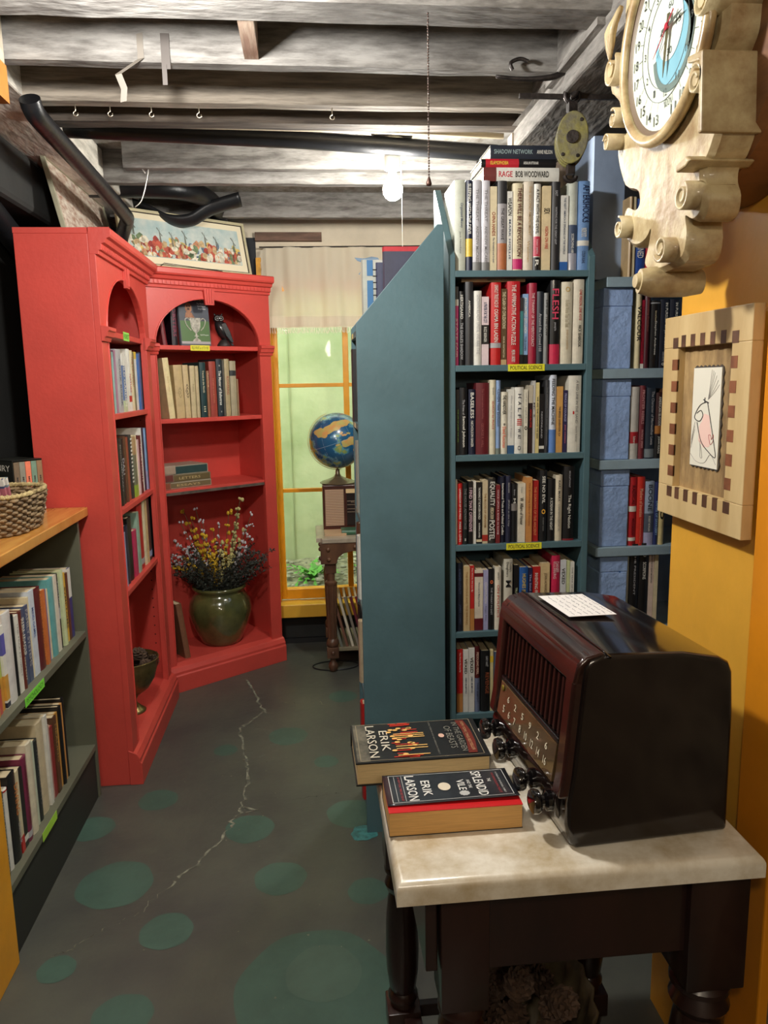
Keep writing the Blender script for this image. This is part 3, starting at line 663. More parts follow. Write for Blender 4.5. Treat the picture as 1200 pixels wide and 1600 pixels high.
for x, y, k, b_ in [(303,790,'yellow',.03),(314,800,'yellow',.02),(323,785,'white',.02),(300,803,'white',.03),(330,825,'yellow',.01),(336,828,'yellow',.01),(349,818,'yellow',0),(346,855,'yellow',0),(343,862,'yellow',0),(305,862,'yellow',.03),(275,874,'yellow',.05),
    (373,792,'yellow',.01),(284,838,'white',.05),(270,848,'white',.07),(272,858,'white',.06),(278,870,'white',.05),(290,842,'white',.05),(331,805,'white',.01),(392,770,'cream',0),(388,785,'cream',0),(386,800,'cream',0),(410,790,'white',.02),(409,808,'white',.02),(408,830,'white',.03),(360,838,'cream',0),(362,855,'cream',0),
    (359,880,'cream',0),(366,845,'cream',0),(354,815,'white',0),(395,820,'cream',.01),(330,880,'white',.03),(320,868,'white',.04),(310,845,'white',.04),(336,870,'white',.02),(438,848,'dark',.04),(425,862,'dark',.05),(412,850,'dark',.05),(414,875,'dark',.03),(400,845,'dark',.03),(290,885,'dark',.05),(300,860,'dark',.05),(320,850,'dark',.03)]:
    d = px(x, y, random.uniform(-.10, .0) if x < 400 else -.15)
    sprig(d, b_, k)

# brass bowl with cones on the bottom shelf of the left bookcase
BP = Vector((-.80, 3.235, .1405))
bo = thing('brass_pedestal_bowl', 'tarnished brass pedestal bowl on bottom shelf of left red bookcase', 'bowl', BP)
BRASS = mat((150,132,84), rough=.35, metal=.85, var=.35, vscale=10, dark=(96,84,54))
bm = nb(); lathe(bm, [(.001,0),(.052,0),(.054,.006),(.044,.014),(.034,.022),(.018,.040),(.015,.055),(.022,.066),(.018,.074)], n=28); build('foot', bm, BRASS, bo, smooth=True)
bm = nb(); lathe(bm, [(.001,.072),(.030,.076),(.070,.105),(.098,.150),(.112,.200),(.116,.236),(.121,.240),(.116,.243),(.108,.205),(.092,.155),(.06,.12),(.001,.10)], n=40); build('bowl', bm, BRASS, bo, smooth=True)
def cone_bm(bm, c, L, r, ax):
    ax = Vector(ax).normalized(); a = ax.orthogonal().normalized(); b = ax.cross(a); c = Vector(c); n = 46
    tube(bm, [c, c+ax*L*.5, c+ax*L], [r*.35, r*.5, r*.1], 8)
    for i in range(n):
        t = i/n; th = i*2.399; rr = r*math.sin(math.pi*(.12+.84*t))**.7
        d = a*math.cos(th)+b*math.sin(th); p = c+ax*L*t; e = p+d*rr+ax*L*.10; sd = ax.cross(d)*rr*.42
        v = [bm.verts.new(q) for q in (p+d*rr*.25, p+d*rr*.75+sd, e, p+d*rr*.75-sd)]; bm.faces.new(v)
        v2 = [bm.verts.new(q) for q in (p+d*rr*.25-ax*L*.03, p+d*rr*.75-sd-ax*L*.03, e-ax*L*.015, p+d*rr*.75+sd-ax*L*.03)]; bm.faces.new(v2)
def pinecone(c, L, r, ax, label, group=None):
    bm = nb(); cone_bm(bm, c, L, r, ax); tag(build('pinecone', bm, mat((92,70,54), rough=.8, var=.4, vscale=50, dark=(54,40,32)), norm=False), label, 'pinecone', group)
pinecone(BP+Vector((.03,.01,.232)), .05, .040, (.2,-.3,1), 'pale open pinecone on top of the heap in the brass bowl')
for k, (dx, dy) in enumerate([(.06,-.03),(-.02,-.06),(-.05,.03),(.03,.06),(.075,.02),(0,0)]):
    pinecone(BP+Vector((dx,dy,.205)), .045, .032, (dx*8, dy*8, .5), 'brown pinecone lying in the heap inside the brass bowl', 'pinecones in the brass bowl')
bm = nb(); lathe(bm, [(.001,.19),(.09,.195),(.107,.19)], tuple(BP), 24); tag(build('potpourri', bm, mat((70,54,44), rough=.95, var=.5, vscale=60, bump=1, bscale=90)), 'dark brown potpourri filling the brass pedestal bowl', 'potpourri', kind='stuff')

# ------------------------------------------------------------------ pictures on top of the red bookcases
P0 = F2 @ Vector((-.085, .045, 2.0765))
pm = F2 @ Matrix.Translation((-.06, .03, 2.0765)) @ Matrix.Rotation(R(-14), 4, 'X')
pic = thing('framed_painting', 'long framed painting of a crowd leaning on top of the angled red bookcase', 'painting', M=pm)
L_, Hh = .68, .275
def frame_part(t, L, H, b, d0, d1, m, name='frame', bev=.002):
    bm = nb()
    for a in ((0,L,0,b),(0,L,H-b,H),(0,b,b,H-b),(L-b,L,b,H-b)): box(bm, a[0], a[1], d0, d1, a[2], a[3])
    return build(name, bm, m, t, bevel=bev)
frame_part(pic, L_, Hh, .014, -.012, .010, mat((196,186,150), rough=.45, var=.1, vscale=10))
bm = nb()
for a in ((.014,L_-.014,.014,.017),(.014,L_-.014,Hh-.017,Hh-.014),(.014,.017,.014,Hh-.014),(L_-.017,L_-.014,.014,Hh-.014)): box(bm, a[0], a[1], -.009, 0, a[2], a[3])
build('inner_lip', bm, mat((40,32,28), rough=.6), pic)
bm = nb(); box(bm, .015, L_-.015, -.004, .004, .015, Hh-.015); build('mat_board', bm, mat((226,214,184), rough=.8), pic)
bm = nb(); box(bm, .045, L_-.045, -.006, -.004, .052, Hh-.045); cv = build('canvas', bm, mat((166,186,184), rough=.7, var=.3, vscale=14, dark=(200,205,196)), pic)
pals = [(214,150,110),(196,92,70),(228,220,196),(120,140,100),(206,176,130),(226,196,110),(170,70,60),(110,130,150),(150,110,80),(236,228,208)]
random.seed(3)
groups = {}
for i in range(230):
    x = random.uniform(.050, L_-.052); zt = .055+random.random()**1.3*.085; c = random.choice(pals)
    groups.setdefault(c, []).append((x, zt, random.uniform(.008, .020), random.uniform(.010, .026)))
for gi, (c, lst) in enumerate(groups.items()):
    bm = nb()
    for (x, z, a, b_) in lst:
        pts = [(x+a*math.cos(q)*random.uniform(.7,1.1), z+b_*math.sin(q)*random.uniform(.7,1.1)) for q in [6.283*k/9 for k in range(9)]]
        pts = [(min(max(p[0], .047), L_-.047), max(p[1], .054)) for p in pts]
        bm.faces.new([bm.verts.new((p[0], -.0063-.0002*gi, p[1])) for p in pts])
    build('painted_figures', bm, mat(c, rough=.7, var=.25, vscale=60), cv, norm=False)
bm = nb()
for x, z in [(.07,.20),(.20,.175),(.33,.175),(.44,.18),(.50,.165),(.60,.17),(.26,.16)]:
    prism(bm, [(x-.004, z-.05), (x+.004, z-.05), (x+.001, z+.02)], -.0095, -.009, 'y')
    for ag in (.5, 2.1, 3.6, 5.2): prism(bm, [(x, z), (x+.022*math.cos(ag)-.002, z+.022*math.sin(ag)), (x+.022*math.cos(ag)+.003, z+.022*math.sin(ag)+.002)], -.0096, -.0092, 'y')
build('painted_windmills', bm, mat((110,112,100), rough=.7), cv, norm=False)
bm = nb(); tube(bm, [(.17,-.02,.004),(.19,-.02,.02),(.50,-.02,.006)], .0016, 5); build('hanging_wire', bm, IRON, pic)
# second, leaning against the left wall
pm2 = axes((-.880, 3.10, 2.0765), (0, 1, 0), (-1, 0, -.22), (-.22, 0, 1))
pic2 = thing('framed_print', 'framed print with brown streaks leaning on top of left red bookcase', 'painting', M=pm2)
frame_part(pic2, .84, .31, .012, -.010, .008, mat((168,166,140), rough=.5, var=.15, vscale=10))
bm = nb(); box(bm, .012, .828, -.002, .004, .012, .298); build('print', bm, mat((214,206,190), rough=.6, var=.5, vscale=9, stretch=(2,1,6), dark=(150,110,90)), pic2)

# ------------------------------------------------------------------ pipes and ducts upper left
def pipe(name, label, pts, r, m, smooth_pts=True, cat='pipe', n=18):
    bm = nb(); tube(bm, catmull(pts, 6) if smooth_pts else pts, r, n); o = build(name, bm, m, smooth='auto'); tag(o, label, cat); return o
pipe('drain_pipe', 'black insulated pipe running along the left ceiling down to the corner', [(-.765,2.445,2.345),(-.765,2.475,2.322),(-.765,2.56,2.312),(-.765,2.9,2.298),(-.765,3.55,2.268),(-.775,3.66,2.256),(-.800,3.72,2.235),(-.825,3.755,2.19),(-.830,3.76,2.12),(-.830,3.76,1.0),(-.830,3.76,.002)], .030, BLACKP)
bm = nb(); tube(bm, [(-.83,2.90,2.405),(0,2.93,2.385),(.72,2.96,2.355)], .030, 16); o = build('drain_pipe', bm, BLACKP, smooth='auto'); tag(o, 'long black pipe crossing under the ceiling from left to right', 'pipe')
bm = nb(); tube(bm, [(-.83,2.84,2.405),(.2,2.86,2.40),(.72,2.86,2.385)], .010, 10); o = build('conduit', bm, mat((176,164,140), rough=.6), smooth='auto'); tag(o, 'thin cream conduit beside the long black ceiling pipe', 'pipe')
bm = nb(); tube(bm, [(-1.08,2.05,2.41),(-1.08,2.45,2.29),(-1.08,3.30,2.03)], .045, 18); o = build('heating_pipe', bm, BLACKP, smooth='auto'); tag(o, 'thick black pipe sloping down the black left wall', 'pipe')
bm = nb(); d_ = Vector((0,.85,-.26)).normalized(); p_ = Vector((-1.08,2.45,2.29)); tube(bm, [p_-d_*.45, p_+d_*.10], .0485, 20); build('pipe_sleeve', bm, WINYEL, o, smooth='auto', label='yellow painted pipe section')
pipe('elbow_duct', 'matte black elbow duct beneath the ceiling above the angled bookcase', [(-.97,3.72,2.408),(-.75,3.72,2.408),(-.58,3.75,2.410),(-.49,3.85,2.412),(-.445,4.00,2.412),(-.43,4.12,2.395),(-.425,4.18,2.34),(-.425,4.19,2.22),(-.425,4.19,2.08)], .045, BLACKP, n=20)
# sagging torn duct strip, a bent half tube
bm = nb(); P = catmull([(-.86,3.97,2.430),(-.74,3.96,2.385),(-.64,3.95,2.335),(-.54,3.95,2.335),(-.44,3.95,2.39),(-.30,3.96,2.435)], 7); rings = []
for i, p in enumerate(P):
    t = i/(len(P)-1); wr = .040+.016*t
    rings.append([bm.verts.new(p+Vector((.2*wr*math.sin(a_), wr*math.cos(a_), -wr*math.sin(a_)))) for a_ in [math.pi*k/8 for k in range(9)]])
for A, B in zip(rings, rings[1:]):
    for k in range(8): bm.faces.new((A[k], A[k+1], B[k+1], B[k]))
o = build('torn_duct', bm, BLACKP, smooth=True); o.modifiers.new('s', 'SOLIDIFY').thickness = .006; tag(o, 'sagging torn black duct strip curving below the ceiling', 'duct')
# coat hanger, straps, hooks
bm = nb(); tube(bm, catmull([(-.62,3.33,2.37),(-.635,3.33,2.394),(-.61,3.33,2.396),(-.612,3.33,2.36),(-.64,3.33,2.27),(-.67,3.33,2.24)], 5), .0025, 6); tag(build('wire_hook', bm, mat((210,206,200), rough=.3, metal=.8), smooth=True), 'bent silver wire hanging from the ceiling above the left bookcase', 'hook')
bm = nb(); 
for a, b_ in (((-.400,2.19,2.42),(-.400,2.19,2.36)), ((-.400,2.19,2.36),(-.455,2.17,2.315)), ((-.455,2.17,2.315),(-.445,2.18,2.285)), ((-.445,2.18,2.285),(-.45,2.185,2.255))): 
    a = Vector(a); b_ = Vector(b_); u_ = Vector((.008,0,.002)); bm.faces.new([bm.verts.new(v) for v in (a-u_, a+u_, b_+u_, b_-u_)])
o = build('strap_hanger', bm, mat((112,105,96), rough=.6, metal=.2)); o.modifiers.new('s', 'SOLIDIFY').thickness = .0015; tag(o, 'long bent perforated metal strap dangling from the joist', 'strap')
bm = nb(); box(bm, -.348, -.326, 2.185, 2.188, 2.335, 2.42); box(bm, -.347, -.335, 2.180, 2.183, 2.295, 2.345); o = build('strap_hanger', bm, mat((78,72,68), rough=.6, metal=.2)); tag(o, 'short grey metal strap screwed to the joist, right of the bent one', 'strap')
for k, x in enumerate((-.66, -.30, -.44, -.56, .1)):
    bm = nb(); tube(bm, [(x,2.52,2.358),(x,2.52,2.338)]+[(x+.007*math.sin(a_), 2.52, 2.331-.007*math.cos(a_)) for a_ in (3.4,4.2,5,5.8,6.6,7.4,8.2)], .0016, 5)
    tag(build('cup_hook', bm, mat((210,200,180), rough=.3, metal=.9), smooth=True), 'tiny metal cup hook screwed under the third ceiling joist', 'hook', 'cup hooks under the joist')

# ------------------------------------------------------------------ ceiling bulb
bl = thing('bare_bulb', 'lit bare bulb in white porcelain socket below the ceiling', 'light bulb', (.335, 2.98, 2.20))
WH = mat((228,222,208), rough=.35)
bm = nb(); lathe(bm, [(.001,.205),(.045,.205),(.050,.20),(.050,.160),(.030,.156),(.028,.10),(.001,.10)], n=28); build('socket', bm, WH, bl, smooth='auto')
bm = nb(); box(bm, -.07, .07, -.07, .07, .205, .278); build('mounting_block', bm, JOIST, bl)
bm = nb(); lathe(bm, [(.012,.10),(.014,.085),(.026,.062),(.036,.038),(.036,.020),(.027,.003),(.014,-.006),(.001,-.008)], n=24); build('glass_bulb', bm, mat((255,250,240), emis=1), bl, smooth=True)
bm = bl.children[-1].data.materials[0].node_tree.nodes['Principled BSDF'] if bl.children else None
for m_ in MC.values():
    b_ = m_.node_tree.nodes['Principled BSDF']
    if b_.inputs['Emission Strength'].default_value == 1: b_.inputs['Emission Color'].default_value = (1, .96, .88, 1); b_.inputs['Emission Strength'].default_value = BULB_STRENGTH
bm = nb(); tube(bm, [(.028,-.03,.155),(.030,-.032,0),(.030,-.034,-.33)], .0011, 5); build('pull_string', bm, WH, bl)
# beaded chain hanging closer to the camera
ch = thing('pull_chain', 'dark beaded pull chain hanging from the nearest joist', 'chain', (.30, 1.90, 1.985))
bm = nb()
for k in range(62): ball(bm, (0, 0, .02+.0062*k), .0026, 1, 1, 1, 7, 5)
o = build('bead_chain', bm, mat((90,76,70), rough=.35, metal=.7), ch, smooth=True); o['kind'] = 'stuff'
bm = nb(); lathe(bm, [(.001,0),(.006,.001),(.007,.006),(.003,.018),(.001,.02)], n=12); build('pull_bell', bm, mat((80,56,48), rough=.4, metal=.6), ch, smooth=True)

# ------------------------------------------------------------------ teal bookcases
def teal_case(label, loc, rz, W, D, H0, H1, shelves, slant0=0):
    t = thing('bookcase', label, 'bookcase', loc, rz)
    for x0, x1 in ((0, .021), (W-.021, W)):
        bm = nb(); prism(bm, [(0,0),(D,0),(D,H1),(slant0 if slant0 else D*.93,H1),(0,H0)], x0, x1, 'x'); build('side_panel', bm, TEAL, t, bevel=.0015)
    bm = nb(); box(bm, .021, W-.021, D-.010, D, 0, H0-.03); build('back_panel', bm, TEAL, t)
    for z in shelves:
        bm = nb(); box(bm, .021, W-.021, 0, D-.010, z-.02, z); build('shelf', bm, TEAL, t, bevel=.0015)
    bm = nb(); box(bm, .021, W-.021, .012, .03, 0, .075); build('kick_board', bm, TEAL, t)
    return t
SP = [1.869, 1.578, 1.291, .993, .693, .400, .10]
teal_case('teal wooden bookcase of political science books facing the camera', (.447, 2.45, 0), 0, .470, .28, 1.913, 2.167, SP)
teal_case('tall plain teal bookcase seen end-on beside the aisle', (.152, 2.70, 0), R(-90), .28, .274, 1.71, 2.0, [1.69, 1.40, 1.10, .80, .50, .10])

KX = .00210; X712 = .468
def ps(sc, ox, oy, base):  # tracing scale of one shelf
    def f(x0, x1, yt, c, look, hard=True, texts=(), bands=(), tilt=0):
        return ((ox+x0/sc-712)*KX, (ox+x1/sc-712)*KX, (base-yt)/sc*.00209, c, look, hard, texts, bands, tilt)
    return f
T = lambda s, a, b, w_, c, off=0: (s, a, b, w_, c, off)
f = ps(4.571, 690, 230, 877)
g0 = 'political science books on the top shelf'
row((X712, 2.462, 1.869), 0, [
 f(102,178,285,(198,202,186),'thick pale grey-green',True,[T('Organized Money',.25,.52,.3,'slate',.12),T('Jack Newfield',.56,.8,.2,'grey')],[]),
 f(182,225,287,'navy','navy yellow-banded',True,[T('SLEEPING WITH THE DEVIL',.04,.60,.5,'white')],[(.64,.84,'yellow')]),
 f(227,286,285,(196,194,200),'left silver Threat',True,[T('THE THREAT',.10,.45,.3,'grey'),T('ANDREW McCABE',.5,.9,.3,'grey')],[(.90,1,'grey')]),
 f(289,346,287,(200,198,204),'right silver Threat',True,[T('THE THREAT',.10,.45,.3,'grey'),T('ANDREW McCABE',.5,.9,.3,'grey')],[(.90,1,'grey')]),
 f(348,394,325,'cream','cream orange-lettered',False,[T('CHINA HANDS',.30,.58,.5,'rust'),T('The Adventures and Ordeals',.6,.9,.25,'slate')],[]),
 f(398,462,290,(160,156,158),'black silver and copper banded',True,[T('THE GREAT WAVE',.30,.65,.3,'charcoal')],[(0,.25,'charcoal'),(.69,.985,'copper')]),
 f(465,503,355,'white','short white',False,[T('WEAPON',.08,.30,.7,'black'),T('MARK HOLLIS',.35,.85,.35,'slate')],[]),
 f(505,574,303,(222,210,176),'cream Revolution lettered',True,[T('THERE WILL BE A REVOLUTION',.05,.83,.42,(90,30,36),.15)],[(.86,.98,'magenta')]),
 f(579,648,292,(218,206,186),'plain off-white',True,[T('THE SECOND AMENDMENT',.05,.60,.25,'tan',.12),T('Waldman',.66,.9,.25,'tan')],[]),
 f(652,700,305,'white','white pink and black footed',True,[T('A PACT WITH THE DEVIL',.06,.57,.45,'black'),T('TONY SMITH',.63,.80,.3,'palepink'),T('R',.87,.95,.5,'white')],[(.60,.83,(200,60,84)),(.84,1,'black')]),
 f(710,768,320,(226,206,164),'cream Vision on Fire',False,[T('VISION ON FIRE',.47,.74,.4,'red'),T('SEX',.26,.33,.7,'black')],[]),
 f(776,834,292,'charcoal','charcoal',True,[T('WAITING FOR THE GREAT LEAP',.28,.70,.25,'silver'),T('EAST',.10,.16,.3,'silver')],[]),
 f(840,892,380,'white','short white blue-footed',False,[T('THE NEXT AMERICA IS SPEAKING OF THE WORLD',.03,.78,.28,'slate')],[(.88,1,'blue')]),
 f(894,958,290,(206,210,196),'pale slate-footed',True,[T('SCORCHING AIR',.58,.8,.3,'white')],[(.48,.80,'slate'),(.80,1,(170,170,180))]),
 f(962,1040,288,(112,150,200),'light blue Aftershocks',True,[T('AFTERSHOCKS',.04,.46,.62,(24,36,70),.12),T('PANDEMIC POLITICS',.52,.62,.5,'white'),T('COLIN KAHL',.78,.92,.3,'navy')],[(.66,.72,'white')])],
 'top shelf of teal bookcase', g0, Dmax=.19)
def stackM(x1, y, z): return axes((x1, y, z), (0,0,1), (0,1,0), (-1,0,0))
zt = 2.1385
def lie(label, xl, xr, th, z, c, texts, bands, hard=True, D=.16, y=2.47, cat='book', c2=None):
    L = xr-xl
    # local z runs to the left, so the book's head is at the left end: origin at the right end
    return make_book(label, th, L, D, c, texts, bands, stackM(xr, y, z+th/2), hard)
lie('white book titled Rage, lowest of the stack on top of teal bookcase', .560, .800, .040, zt, 'white', [T('RAGE',.20,.38,.42,(190,40,60)),T('BOB WOODWARD',.42,.86,.45,'black')], [(0,.17,(110,50,48))])
lie('thin red and black book, middle of the stack on teal bookcase', .553, .790, .024, zt+.0405, 'black', [T('ISLAMOPHOBIA',.12,.36,.45,'yellow'),T('ARSALAN IFTIKHAR',.56,.76,.35,'white')], [(.06,.50,(190,36,50))])
lie('dark navy Shadow Network book, topmost of the stack on teal bookcase', .582, .803, .040, zt+.065, (40,46,58), [T('SHADOW NETWORK',.05,.60,.32,(150,170,170)),T('ANNE NELSON',.66,.88,.28,'white')], [])

f = ps(4.571, 690, 230, 1558)
row((X712, 2.462, 1.578), 0, [
 f(104,125,1025,(214,60,130),'thin pink',False,[T('STATE FAIR',.4,.9,.5,'white')],[(0,.16,'charcoal'),(.16,.24,'white')]),
 f(128,175,1055,'black','black two-line white-lettered',True,[T('HERTSGAARD',.05,.37,.4,'white'),T("THE EAGLE'S SHADOW",.42,.92,.4,'silver')],[]),
 f(178,232,992,'charcoal','glossy charcoal',True,[T('AMERICA',.22,.42,.25,'white')],[]),
 f(237,290,1053,'white','white grey-lettered',True,[T('SHOWN READY UNTIL WE ARE THE',.05,.85,.4,'silver')],[]),
 f(292,342,1092,(226,206,208),'pale pink black-banded',False,[T('A PRAYER FOR THE CITY',.08,.38,.5,'slate'),T('BUZZ BISSINGER',.44,.66,.4,'white')],[(.41,.69,'black')]),
 f(356,427,998,(196,36,36),'bright red silver-banded',True,[T('UNHOLY TRUE FACE OF',.03,.30,.4,'white'),T('OSAMA BIN LADEN',.32,.72,.4,'white')],[(.73,.79,'silver')]),
 f(430,468,1040,(92,70,44),'narrow brown yellow-lettered',False,[T('THE CLASH OF CIVILIZATIONS',.04,.52,.6,'cream'),T('SAMUEL HUNTINGTON',.62,.9,.3,'cream')],[(.93,1,'tan')]),
 f(471,564,990,(192,34,44),'wide red Affirmative Action Puzzle',True,[T('THE AFFIRMATIVE ACTION PUZZLE',.04,.76,.34,'white'),T('MELVIN I. UROFSKY',.82,.97,.28,'white')],[]),
 f(566,584,1100,'teal','thin dark teal',False,[],[(0,.2,'charcoal'),(.85,1,'black')]),
 f(586,622,1075,'lightblue','light blue Economist',False,[T('AN ECONOMIST GETS LUNCH',.05,.55,.6,'white'),T('TYLER COWEN',.6,.8,.4,'navy')],[(.86,1,'black')]),
 f(624,680,1003,(160,28,56),'crimson dotted',True,[T('THE TYRANNY OF THE MERITOCRACY',.12,.78,.35,'palepink')],[]),
 f(683,730,1060,(38,46,56),'dark slate script-lettered',True,[T('Around the Crowd Hill',.30,.82,.42,'silver')],[]),
 f(733,768,1070,(130,132,130),'narrow grey',True,[T('LIFE OF THE LAW',.1,.6,.4,'charcoal')],[]),
 f(778,847,985,'black','black pink-lettered Flesh',True,[T('FLESH',.10,.46,.7,(216,70,100)),T('people',.5,.6,.3,'silver')],[(.76,1,(206,44,80))]),
 f(856,935,997,(222,214,190),'ivory gold-marked',True,[T("It's Even Worse Than You Think",.22,.55,.4,(170,160,130)),T('DAVID CAY JOHNSTON',.58,.82,.25,'tan'),T('O',.06,.12,.4,'gold')],[]),
 f(941,1018,980,(224,216,196),'cream red and black labelled',True,[T('ONE PERSON, ONE VOTE',.12,.48,.28,'red',.12),T('NICK SEABROOK',.54,.80,.28,'black',.12)],[])],
 'second shelf of teal bookcase', 'political science books on the second shelf', Dmax=.2)
lie('tan paperback lying flat across books on the second teal shelf', .497, .705, .013, 1.578+.262, 'tan', [T('AMERICA AT THE CROSSROADS',.4,.85,.5,'brown')], [], False, .13, 2.50)

f = ps(5.217, 700, 570, 742)
sq = [('H',.10,.16),('A',.21,.27),('L',.31,.37),('F',.41,.46),('W',.62,.68),('AY',.71,.78),('O',.88,.95)]
row((X712, 2.462, 1.291), 0, [
 f(74,100,215,'black','thin black green-lettered',False,[T('THE LIFE OF JAMES THE LESS',.3,.8,.5,(110,150,60))],[]),
 f(102,165,200,'black','black white-script',True,[T('The Prime of',.18,.40,.3,'silver'),T('Samuel Johnson',.42,.88,.45,'white')],[]),
 f(178,235,215,(30,34,56),'navy Baseless',True,[T('BASELESS',.05,.44,.5,'white'),T('NICHOLSON BAKER',.48,.88,.36,'white')],[]),
 f(237,345,165,(100,28,36),'wide dark red',True,[T('The Conservative Sensibility',.08,.5,.2,(150,80,80)),T('GEORGE F. WILL',.56,.9,.18,(150,80,80))],[]),
 f(348,397,143,(220,212,184),'tall cream Peace',True,[T('SEARCH for PEACE',.28,.66,.35,(180,70,60)),T('Quandt',.1,.2,.25,'grey')],[]),
 f(399,438,147,(140,168,210),'light blue',True,[T('CLIVEN New Exclusion',.12,.62,.55,'slate')],[(.92,1,(120,130,120))]),
 f(441,498,240,(226,220,200),'cream orange-lettered-foot',True,[T('THE HANDOVER',.05,.36,.5,'black'),T('David Runciman',.56,.90,.5,(226,110,80)),T('*',.5,.54,.3,'black')],[]),
 f(501,553,220,'white','white blue-footed',False,[T('How the Supreme Began',.1,.75,.3,'silver')],[(.87,1,(50,90,130))]),
 f(556,628,205,'white','white boxed-letter',True,[T(s,a,b,.36,'navy') for s,a,b in sq]+[T('IIII',.475,.57,.55,'red')],[]),
 f(631,662,225,(226,220,200),'narrow cream black-dotted',False,[T('Lost on an English Road',.05,.52,.35,'grey'),T('o',.57,.63,.8,'black')],[]),
 f(672,702,190,(44,26,26),'narrow dark red-marked',False,[T('APOCALYPSE',.35,.62,.5,'red')],[(0,.26,(190,180,160))]),
 f(704,725,155,(196,194,190),'thin tall grey-white',False,[T('Mr. S',.3,.5,.5,'charcoal')],[]),
 f(728,757,170,(222,204,140),'thin yellow-cream',False,[T('WE ARE THE CHANGE WE SEEK',.2,.8,.45,'charcoal')],[]),
 f(760,802,262,'black','short black',False,[T('NIXONLAND',.3,.75,.3,'silver')],[(.88,.93,'white')]),
 f(805,838,150,'charcoal','dark charcoal',True,[T('THE WORKING POOR AND DISPOSSESSED',.1,.9,.3,'grey')],[]),
 f(843,902,112,(214,222,236),'white-blue Feeding the Machine',True,[T('FEEDING THE MACHINE',.05,.64,.42,'black')],[(.70,1,(96,136,200))]),
 f(905,957,205,(212,160,90),'orange tan',False,[T('THE BRIDGE GENERATION',.3,.68,.35,'charcoal'),T('O',.70,.75,.3,'charcoal')],[]),
 f(960,995,237,(50,44,80),'narrow purple',False,[T('PRINCE OF COURAGE',.05,.5,.5,'lavender'),T('JESSE WEGMAN',.55,.85,.35,'pink')],[]),
 f(998,1106,120,(222,218,204),'wide ivory Red Line',True,[T('A RED LINE IN THE SAND',.06,.62,.18,'grey',.15),T('David A. Andelman',.66,.86,.14,'grey',.15),T('I',.46,.50,.12,'red',-.1)],[])],
 'third shelf of teal bookcase', 'political science books on the third shelf', Dmax=.2)
f = ps(5.217, 700, 570, 1450)
row((X712, 2.462, .993), 0, [
 f(70,80,905,'white','very thin white',False,[],[]),
 f(83,125,940,(200,36,32),'red Unfreedom of the Press',True,[T('UNFREEDOM OF THE PRESS',.08,.58,.35,'white'),T('MARK R. LEVIN',.62,.95,.4,'white')],[]),
 f(128,170,940,(30,36,34),'dark green-black',True,[T('THE HOUSE ADVANTAGE',.08,.75,.5,'grey'),T('...',.9,.94,.3,'white')],[]),
 f(175,213,925,'black','black pink-lettered',False,[T('I FIND THAT OFFENSIVE',.1,.8,.7,(214,180,190))],[]),
 f(216,241,925,'white','thin white',False,[T('THE BEGINNER PLAYBOOK',.1,.8,.3,'grey')],[]),
 f(245,290,935,'black','black white-lettered',False,[T('THE MAKING OF THE MODERN WORLD',.08,.6,.4,'white'),T('NORMAN DAVIES',.66,.9,.3,'white')],[(.93,.97,'cream')]),
 f(293,338,920,(206,190,156),'tan red-footed',False,[T('THE BLOOD OF ABRAHAM',.2,.74,.4,(150,110,60))],[(.86,.96,(170,50,40))]),
 f(342,402,905,(56,52,48),'dark Equality bold-lettered',True,[T('EQUALITY',.05,.42,.75,'white'),T('POSTEL',.64,.95,.75,'white'),T('AMERICAN DREAM',.44,.62,.5,'cream')],[]),
 f(405,440,962,(122,38,42),'maroon',False,[T('ONCE UPON A RIVER IN ROME',.08,.85,.4,'palepink')],[]),
 f(443,487,895,(24,26,44),'navy International Trade',True,[T('International Trade and Political Conflict',.10,.88,.45,'white')],[]),
 f(490,533,890,(38,40,62),'indigo Jihad',True,[T('JIHAD in the City',.35,.75,.35,'silver'),T('BERGER',.1,.25,.25,'silver')],[]),
 f(537,588,955,'black','black portrait-spined',True,[T('M',.25,.33,.4,'white'),T('Brennan',.1,.2,.25,'silver')],[(.34,.46,(130,124,120))]),
 f(591,655,955,(222,214,194),'cream Affairs of Honor',False,[T('Affairs of Honor',.33,.70,.45,'charcoal'),T('Freeman',.06,.16,.2,'grey'),T('W',.24,.30,.5,'black')],[]),
 f(658,708,905,(206,142,80),'orange',False,[T('The Enduring Liberal Society',.08,.75,.35,(150,70,30))],[]),
 f(711,766,935,(170,34,34),'dark red gold-lettered',False,[T('THE SORROWS OF THE ANCIENT',.1,.9,.4,(220,140,90))],[]),
 f(773,835,850,'black','tall black See No Evil',True,[T('SEE NO EVIL',.08,.46,.42,'white'),T('ROBERT BAER',.66,.85,.2,'grey'),T('o',.54,.61,.55,(230,170,60))],[]),
 f(843,908,925,'black','black Scream lettered',True,[T('A SCREAM IN THE NIGHT',.30,.82,.35,'white')],[]),
 f(911,970,895,(214,202,176),'cream black-lettered biography',True,[T('KARL MARX',.08,.40,.32,'charcoal'),T('A NINETEENTH-CENTURY LIFE',.44,.85,.25,'grey')],[]),
 f(979,1072,825,'black','tall black Right Nation',True,[T('The Right Nation',.38,.83,.34,'white'),T('MICKLETHWAIT',.06,.28,.15,'silver')],[(.975,1,(130,30,40))])],
 'fourth shelf of teal bookcase', 'political science books on the fourth shelf', Dmax=.2)
f = ps(5.217, 700, 850, 710)
